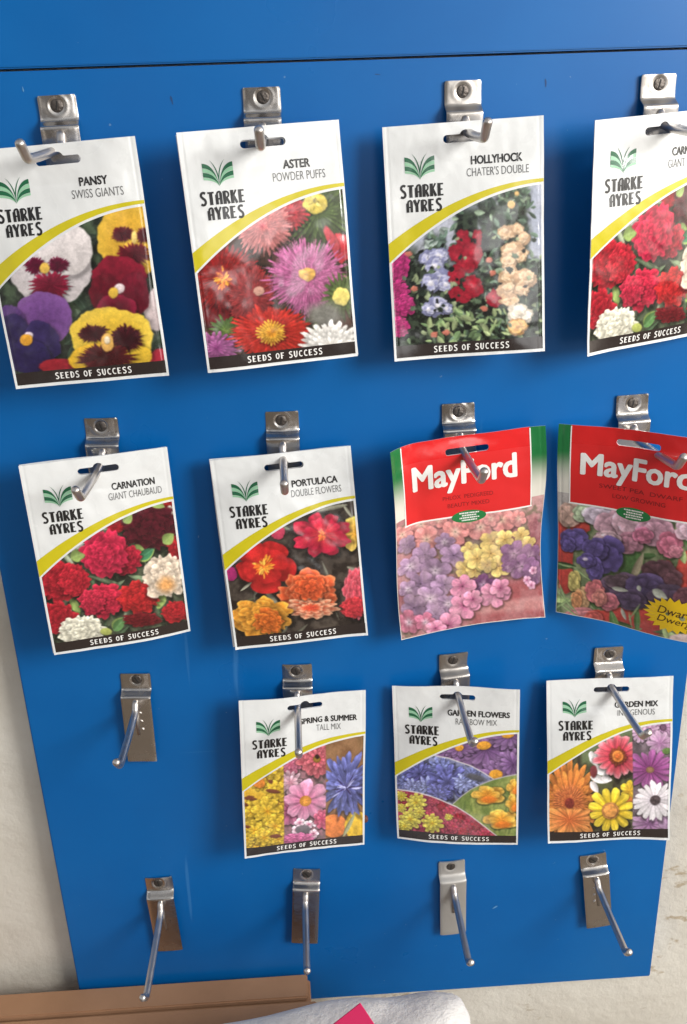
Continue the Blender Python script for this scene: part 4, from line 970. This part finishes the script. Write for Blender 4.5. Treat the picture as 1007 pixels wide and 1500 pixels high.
def stroke_word(name, S, word, box_, m, parent, off=.00025, lean=0., gap=.16, fat=1.15):
    wid = {' ': .5}
    cells = []; x = 0
    for ch in word:
        w = wid.get(ch, .92)
        cells.append((ch, x, w)); x += w + gap
    tot = x - gap
    V, F = [], []; uw = (box_[2] - box_[0]) / tot; vh = box_[3] - box_[1]
    asp = (vh * S.H) / (uw * S.W)                         # keeps stroke width even in both directions
    layer = 0
    for ch, x0, w in cells:
        if ch == ' ': continue
        for k, (pts, wd) in enumerate(GL[ch]):
            P = np.array(pts, float)
            if len(P) > 2:                                   # round off the corners
                for _ in range(2):
                    Q = [P[0]]
                    for a, b in zip(P[:-1], P[1:]): Q += [a * .75 + b * .25, a * .25 + b * .75]
                    Q.append(P[-1]); P = np.array(Q)
            G = np.stack([P[:, 0] * w, P[:, 1] * asp], 1)
            t = np.gradient(G, axis=0); t /= np.linalg.norm(t, axis=1)[:, None] + 1e-9
            nrm = np.stack([-t[:, 1], t[:, 0]], 1) * wd * fat / 2
            Lx, Rx = G + nrm, G - nrm
            b0 = len(V)
            for q in range(len(G)):
                for pt in (Lx[q], Rx[q]): V.append((x0 + pt[0] + lean * pt[1], pt[1] / asp, .00001 * (k + 1)))
            for q in range(len(G) - 1): F.append((b0 + 2 * q, b0 + 2 * q + 1, b0 + 2 * q + 3, b0 + 2 * q + 2))
    V = np.array(V)
    u = box_[0] + V[:, 0] * uw; v = box_[3] - V[:, 1] * vh
    P = S.at(u, v, off); P[:, 2] += V[:, 2]
    return raw_mesh(name, P, F, m, parent)

def logo(S, u0, v0, u1, v1, parent):
    """sprouting open-book emblem: curved bands fanning out from one point"""
    def curve(side, a):                                      # a: height of the band edge on the outer side
        t = np.linspace(0, 1, 26)
        p0 = np.array([.5, 1.0]); p1 = np.array([.5 - side * .10, a + .04]); p2 = np.array([.5 - side * .5, a])
        q = (1 - t)[:, None] ** 2 * p0 + 2 * (t * (1 - t))[:, None] * p1 + (t ** 2)[:, None] * p2
        return q
    VD, FD, VL, FL = [], [], [], []
    for side in (1, -1):
        edges = [.04, .19, .34, .51, .66, .74]
        kinds = ['d', 'l', 'd', 'x', 'l']
        kinds = ['d', 'l', 'd', 'l'] ; edges = [.12, .30, .46, .64, .74]
        for a, b, kd in zip(edges[:-1], edges[1:], kinds):
            V, F = (VD, FD) if kd == 'd' else (VL, FL)
            A, B = curve(side, a), curve(side, b - .012)
            b0 = len(V)
            for q in range(len(A)): V += [A[q], B[q]]
            F += [(b0 + 2 * q, b0 + 2 * q + 1, b0 + 2 * q + 3, b0 + 2 * q + 2) for q in range(len(A) - 1)]
        # slim inner leaf
        t = np.linspace(0, 1, 20)
        for (w, tipx, V, F) in ((.055, .26, VD, FD),):
            c0 = np.array([.5, .92]); c1 = np.array([.5 - side * .04, .28]); c2 = np.array([.5 - side * tipx, .0])
            q = (1 - t)[:, None] ** 2 * c0 + 2 * (t * (1 - t))[:, None] * c1 + (t ** 2)[:, None] * c2
            ww = (w * np.sin(np.pi * t) ** .7)[:, None] * np.array([side * .8, .5])
            b0 = len(V)
            for k in range(len(t)): V += [q[k], q[k] + ww[k]]
            F += [(b0 + 2 * k, b0 + 2 * k + 1, b0 + 2 * k + 3, b0 + 2 * k + 2) for k in range(len(t) - 1)]
    def emit(name, V, F, m, off, par):
        V = np.array(V); u = u0 + V[:, 0] * (u1 - u0); v = v0 + V[:, 1] * (v1 - v0)
        return raw_mesh(name, S.at(u, v, off), F, m, par)
    e = emit('emblem', VD, FD, m_dkgreen, .00026, parent)
    emit('pale_leaf', VL, FL, m_ltgreen, .00022, e)

def root_at(name, top, rv, cu=0):
    ax = Vector(rv); R = Matrix.Rotation(ax.length, 3, ax.normalized()) if ax.length > 0 else Matrix.Identity(3)
    M = (BM @ R).to_4x4(); M.translation = W3(*top)
    o = bpy.data.objects.new(name, None); link(o); o.matrix_world = M; o.empty_display_size = .02
    return o
GRP = 'seed packets hanging on the hooks'
YU = lambda u: .483 - .461 * u + .230 * u * u
YL = lambda u: .565 - .581 * u + .282 * u * u

def packet(top, rv, W, H, label, title, sub, painter, crop, cseq, seed, tbox, sbox, curl=None, puff=.0030, cu=SLOT['cu']):
    root = root_at('seed_packet', top, rv); tag(root, label, 'seed packet', GRP)
    S = Sheet(W, H, puff, curl, seed)
    envelope('envelope', S, root, m_paper, cu=cu)
    ox, oy, s = crop
    Hm = homog([((x - ox) * s, (y - oy) * s) for x, y in cseq])
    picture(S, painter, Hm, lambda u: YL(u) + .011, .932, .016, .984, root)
    strip('swoosh', S, YU, YL, .002, .998, m_yel, root, .00016)
    bd = strip('tagline_band', S, lambda u: .9315 + 0 * u, lambda u: .986 + 0 * u, .016, .986, m_band, root, .00014)
    stroke_word('tagline_lettering', S, 'SEEDS OF SUCCESS', (.265, .944, .765, .972), m_wht, bd, gap=.22)
    logo(S, .128, .115, .315, .222, root)
    stroke_word('brand_lettering', S, 'STARKE', (.092, .241, .370, .294), m_blk, root, fat=1.55)
    stroke_word('brand_lettering', S, 'AYRES', (.128, .304, .354, .355), m_blk, root, fat=1.55)
    place_text('name_lettering', S, title, (tbox[0], .140, tbox[1], .176), m_blk, root, fat=.036)
    place_text('variety_lettering', S, sub, (sbox[0], .189, sbox[1], .224), m_grey, root, bold=-.006)
    return root, S
def spare(top, rv, W, H, seed, label, dx, dz, droll):
    """another packet hung behind: only its rim shows"""
    r = root_at('seed_packet', (top[0] + dx, top[1] - .001, top[2] + dz), (rv[0], rv[1], rv[2] + droll))
    tag(r, label, 'seed packet', GRP)
    S = Sheet(W, H, .0006, None, seed, .0012)
    envelope('envelope', S, r, m_paper)
    strip('tagline_band', S, lambda u: .9315 + 0 * u, lambda u: .986 + 0 * u, .016, .986, m_band, r, .00014)

CR = {'pansy': (0, 60, 2.7778), 'aster': (240, 100, 3.26), 'holly': (540, 100, 3.411), 'carL': (0, 590, 3.472), 'port': (290, 590, 3.7296),
      'may': (550, 570, 3.873), 'may2': (800, 560, 3.749), 'spring': (330, 960, 4.378), 'gflow': (560, 940, 4.577), 'gmix': (780, 930, 4.436)}
PK = {'pansy': [(-41, 221), (197, 199.7), (250, 550), (23.4, 569)], 'aster': [(257.5, 193.6), (497, 175.8), (524.7, 522.4), (306, 546.3)],
      'holly': [(559, 185.6), (797, 169.8), (798, 514), (579, 528.6)], 'carL': [(26.8, 683.6), (245.7, 654), (279.4, 927), (80, 961.5)],
      'port': [(307.4, 673.7), (513.3, 654.3), (540, 929), (345, 952.5)], 'may': [(569, 659), (797, 618), (796, 902), (585, 931.5)],
      'may2': [(823.5, 618.7), (1050, 641), (1040, 947), (813, 896.6)], 'spring': [(349.4, 1026.7), (536.7, 1012), (534.4, 1235), (358, 1257)],
      'gflow': [(574, 1003), (762.7, 1010), (759, 1240), (582, 1231.7)], 'gmix': [(800, 997.6), (988, 989.7), (980, 1229), (803, 1234)]}

packet((.0003, -.0305, .0338), (-.075, -.027, .051), .1104, .1604, 'pansy seed packet with yellow, purple and white pansies, cut by the left picture edge',
       'PANSY', 'SWISS GIANTS', pic_pansy, CR['pansy'], PK['pansy'], 1, (.625, .80), (.57, .885))
packet((.1375, -.0241, .0304), (-.07, .114, .046), .1098, .1613, 'aster seed packet with a big magenta bloom and orange red asters',
       'ASTER', 'POWDER PUFFS', pic_aster, CR['aster'], PK['aster'], 2, (.625, .795), (.555, .885))
packet((.2766, -.0257, .0232), (-.081, -.051, .035), .1103, .1606, 'hollyhock seed packet showing tall blue, red and peach flower spikes',
       'HOLLYHOCK', "CHATER'S DOUBLE", pic_holly, CR['holly'], PK['holly'], 3, (.545, .865), (.515, .905))
packet((.4126, -.0250, .0305), (.029, .348, .045), .1101, .1605, 'pale sunlit carnation packet in the top right corner, turned away to the right',
       'CARNATION', 'GIANT CHABAUD', pic_carnation, CR['carL'], PK['carL'], 4, (.585, .885), (.555, .925))
packet((-.0019, -.2518, .0301), (-.03, .219, .02), .1101, .1613, 'red and white carnation seed packet leftmost in the second row',
       'CARNATION', 'GIANT CHAUBAUD', pic_carnation, CR['carL'], PK['carL'], 5, (.585, .885), (.555, .925), cu=.515)
packet((.1385, -.2599, .0192), (-.102, .022, .054), .1099, .1608, 'portulaca seed packet with red, pink and orange double flowers',
       'PORTULACA', 'DOUBLE FLOWERS', pic_portulaca, CR['port'], PK['port'], 6, (.555, .885), (.545, .905))
packet((.1454, -.4820, .0197), (-.063, .125, -.041), .1109, .1608, 'spring and summer seed packet with yellow, pink and blue cornflower panels',
       'SPRING & SUMMER', 'TALL MIX', pic_spring, CR['spring'], PK['spring'], 7, (.475, .93), (.605, .80))
packet((.2784, -.4827, .0185), (-.087, -.192, .016), .1107, .1610, 'garden flowers seed packet with purple, blue, red and yellow fields split by white arcs',
       'GARDEN FLOWERS', 'RAINBOW MIX', pic_gardenflowers, CR['gflow'], PK['gflow'], 8, (.435, .925), (.50, .825))
packet((.4152, -.4838, .0169), (-.148, -.085, .026), .1104, .1613, 'garden mix seed packet with orange gerbera and yellow and white daisies',
       'GARDEN MIX', 'INDIGENOUS', pic_gardenmix, CR['gmix'], PK['gmix'], 9, (.54, .885), (.565, .86))
spare((.1375, -.0241, .0304), (-.07, .114, .046), .1095, .1605, 12, 'white edge of a second packet hanging directly behind the aster packet', -.0012, -.0045, .010)
spare((-.0019, -.2518, .0301), (-.03, .219, .02), .1095, .1605, 13, 'white edge of a packet hanging directly behind the red and white carnation packet', -.0012, -.0045, -.006)
spare((.1385, -.2599, .0192), (-.102, .022, .054), .1095, .1600, 14, 'white edge of a second packet hanging directly behind the portulaca packet', -.0010, -.0042, -.008)

# --- the two packets with a red heading
def red_packet(top, rv, W, H, label, painter, key, seed, curl, lines, fbox, panel, star=False, cu=.5):
    root = root_at('seed_packet', top, rv); tag(root, label, 'seed packet', GRP)
    S = Sheet(W, H, .0030, curl, seed)
    G1, G2, Wh = s2l(C(26, 112, 58)), s2l(C(60, 140, 84)), s2l(C(222, 218, 206))
    R1 = s2l(C(214, 34, 36))
    pu0, pu1, pv = panel
    def colfn(u, v):
        t = sst(.12, .30, v)[:, None]
        c = G1 * (1 - t) + Wh * t
        inside = ((u > pu0) & (u < pu1) & (v < pv))[:, None]
        return np.where(inside, R1, c)
    envelope('envelope', S, root, m_photo, cu=cu, hump=False, colfn=colfn)
    ox, oy, s = CR[key]
    Hm = homog([((x - ox) * s, (y - oy) * s) for x, y in PK[key]])
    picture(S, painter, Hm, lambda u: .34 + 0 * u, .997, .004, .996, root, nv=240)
    # red panel with the hanging slot left open: four strips round it
    hw, sv0, sv1 = SLOT['hw'] + .012, SLOT['cv'] - .0026 / H - .006, SLOT['cv'] + .0026 / H + .006
    rp = strip('red_panel', S, lambda u: sv1 + 0 * u, lambda u: pv + 0 * u, pu0, pu1, m_red, root, .00016, nv=30)
    # thin white frame line
    fw = .0075
    strip('panel_outline', S, lambda u: pv - .006 + 0 * u, lambda u: pv + .0 * u + .002, pu0 - fw, pu1 + fw, m_wht, rp, .00020)
    for a in (pu0, pu1 - .0): strip('panel_outline', S, lambda u: .004 + 0 * u, lambda u: pv - .006 + 0 * u, a - fw * .5, a + fw * .5, m_wht, rp, .00020, nu=3, nv=40)
    place_text('brand_lettering', S, 'MayFord', fbox, m_wht, root, off=.0004, fat=.036, dense=.12)
    for k, (t_, a, b, v) in enumerate(lines): place_text('variety_lettering', S, t_, (a, v, b, v + .020), m_dkred, root)
    # green oval with lines of tiny type
    n = 40; V = []; F = []
    rings = [0, .35, .7, 1.0]
    for r in rings:
        for j in range(n): V.append((.5 * (pu0 + pu1) + .005 + .112 * r * math.cos(2 * math.pi * j / n), pv + .004 + .031 * r * math.sin(2 * math.pi * j / n)))
    for k in range(3):
        for j in range(n): F.append((k * n + j, (k + 1) * n + j, (k + 1) * n + (j + 1) % n, k * n + (j + 1) % n))
    V = np.array(V); ov = raw_mesh('oval_badge', S.at(V[:, 0], V[:, 1], .00030), F, m_ygreen, root)
    rs = np.random.default_rng(seed); V = []; F = []
    for k, (w, dv) in enumerate([(.062, -.018), (.045, -.006), (.062, .006), (.048, .018)]):
        x = -w
        while x < w:
            l_ = rs.uniform(.004, .012); b0 = len(V)
            for (du, dv2) in ((0, -.0032), (0, .0032), (l_, .0032), (l_, -.0032)): V.append((.5 * (pu0 + pu1) + .005 + x + du, pv + .004 + dv + dv2))
            F.append((b0, b0 + 1, b0 + 2, b0 + 3)); x += l_ + rs.uniform(.0015, .004)
    V = np.array(V); raw_mesh('tiny_lettering', S.at(V[:, 0], V[:, 1], .00038), F, m_wht, ov)
    if star:
        V, F = [], []; n = 22; cu_, cv_ = .800, .868; ru, rv_ = .20, .098
        for r in (0, .5, 1):
            for j in range(2 * n):
                q = (1.0 if j % 2 == 0 else .78) if r == 1 else 1
                V.append((cu_ + ru * r * q * math.cos(math.pi * j / n), cv_ + rv_ * r * q * math.sin(math.pi * j / n)))
        N2 = 2 * n
        for k in range(2):
            for j in range(N2): F.append((k * N2 + j, (k + 1) * N2 + j, (k + 1) * N2 + (j + 1) % N2, k * N2 + (j + 1) % N2))
        V = np.array(V); V[:, 0] = np.minimum(V[:, 0], .996)
        st = raw_mesh('star_badge', S.at(V[:, 0], V[:, 1], .00030), F, m_star, root)
        place_text('star_lettering', S, 'Dwarf', (.695, .826, .915, .868), m_brown, st, off=.0004, shear=.3, rot=-.012)
        place_text('star_lettering', S, 'Dwerg', (.695, .876, .915, .922), m_brown, st, off=.0004, shear=.3, rot=-.012)
    return root
def curl_a(u, v):
    return .014 * np.clip((.20 - u) / .20, 0, 1) ** 2 * (1 - .5 * v) * np.sin(np.pi * np.clip(v * .8 + .30, 0, 1)) + .0035 * np.sin(2 * np.pi * v + .4) * (.3 + .7 * np.abs(u - .45)) - .004 * np.exp(-((u - .45) / .22) ** 2) * np.exp(-(v / .06) ** 2) \
        + .0035 * np.clip((u - .8) / .2, 0, 1) ** 2 * np.sin(6 * v + 1)
def curl_b(u, v):
    return .004 * np.sin(5.2 * v + .8) * np.clip((.5 - u) / .5, 0, 1) + .002 * np.sin(7 * u + 2) + .003 * np.sin(3.3 * v) * u
red_packet((.2824, -.2502, .0277), (.059, .112, .06), .1251, .1736, 'red headed phlox seed packet with a curled left edge and lilac and yellow flowers', pic_phlox, 'may', 21, curl_a,
           [('PHLOX  PEDIGREED', .33, .655, .278), ('BEAUTY MIXED', .36, .63, .318)], (.135, .108, .815, .262), (.075, .905, .388))
red_packet((.4119, -.2479, .0425), (-.010, -.63, .027), .1244, .1698, 'red headed sweet pea packet with a yellow star, cut by the right picture edge', pic_sweetpea, 'may2', 22, curl_b,
           [('SWEET PEA  DWARF', .27, .80, .272), ('LOW GROWING', .36, .70, .312)], (.145, .130, .850, .270), (.082, .915, .390), True)

# ------------------------------------------------------------------ things at the foot of the board
m_card = mat('corrugated_card', rgb(160, 120, 90), .85, spec=.2)
mottle(m_card, rgb(156, 117, 88), rgb(174, 133, 102), 9, .3, .7, 8)
add_bump(m_card, 90, .12, .0015, 4, .6)
m_carddark = mat('card_inside', rgb(70, 48, 36), .9)
cb = bpy.data.objects.new('cardboard_box', None); link(cb); cb.location = W3(-.12, -Z0, .09)
tag(cb, 'brown cardboard box with closed flaps below the left part of the blue board', 'box')
def cpart(name, x0, x1, y0, y1, z0, z1, m, bev=.0012):
    bm = bmesh.new(); box(bm, x0, x1, y0, y1, z0, z1)
    if bev: bmesh.ops.bevel(bm, geom=list(bm.edges), offset=bev, segments=2, affect='EDGES')
    bmesh.ops.translate(bm, verts=bm.verts, vec=-cb.location)
    return bm_obj(name, bm, m, cb)
cpart('body', -.42, .136, -Z0 + .001, -.8305, .006, .178, m_card)
cpart('flap', -.42, .1335, -.8295, -.8235, .005, .0325, m_card)
cpart('flap', -.42, .142, -.8300, -.8258, .0355, .118, m_card)
cpart('flap', -.42, .138, -.8300, -.8260, .1205, .178, m_card)

m_sack = mat('white_foam', rgb(214, 210, 206), .6, spec=.35)
mottle(m_sack, rgb(216, 213, 210), rgb(236, 233, 230), 18, .3, .7, 6)
nzs, bps = add_bump(m_sack, 130, .55, .004, 6, .65)
nu, nv = 120, 80
th = np.linspace(0, 2 * np.pi, nu); ph = np.linspace(.001, np.pi * .999, nv)
TH, PH = np.meshgrid(th, ph)
e1 = lambda a, p: np.sign(a) * np.abs(a) ** p
sx = e1(np.cos(TH), .75) * e1(np.sin(PH), .6); sz = e1(np.sin(TH), .8) * e1(np.sin(PH), .6); sy = e1(np.cos(PH), .75)
lump = 1 + .05 * np.sin(3.1 * TH + 2 * PH) * np.sin(PH) + .03 * np.sin(7 * TH + 5 * PH) * np.sin(PH) + .05 * (fbm(np.cos(TH) * 3 + 8, PH * 3 + np.sin(TH) * 3, 3) - .5) * np.sin(PH)
SX, SY, SZ = .170 * sx * lump, .088 * np.sign(sy) * np.abs(sy) ** .6 * lump, .085 * sz * lump
SY = SY + .24 * SX * (sy > -.4)
V = np.stack([SX, -SZ, SY], -1).reshape(-1, 3)
sk = raw_mesh('foam_sack', V, grid_faces(nu, nv, 0, True), m_sack, None, True)
sk.location = W3(.112, -.826, .175)
tag(sk, 'lumpy white sack lying under the board at the bottom of the picture', 'sack')

m_pink = mat('pink_card', rgb(206, 30, 92), .5)
bm = bmesh.new()
P0 = [(.1787, -.6393, .200), (.2084, -.707, .2), (.147, -.766, .2), (.1175, -.698, .2)]
A = [bm.verts.new(W3(*p)) for p in P0]; B = [bm.verts.new(W3(p[0], p[1], p[2] - .0009)) for p in P0]
bm.faces.new(A); bm.faces.new(B[::-1])
for k in range(4): bm.faces.new((A[k], B[k], B[(k + 1) % 4], A[(k + 1) % 4]))
tag(bm_obj('pink_card', bm, m_pink), 'bright pink card corner sticking up from the white sack', 'card')

# small brown plug beside the spring packet
o = disc('wall_plug', .0034, -.0002, .004, m_plug, None, (0, 0), .0008)
M = BM.to_4x4(); M.translation = W3(.1965, -.6345, 0); o.matrix_world = M
tag(o, 'small brown plug in the board beside the lower right corner of the spring packet', 'plug')
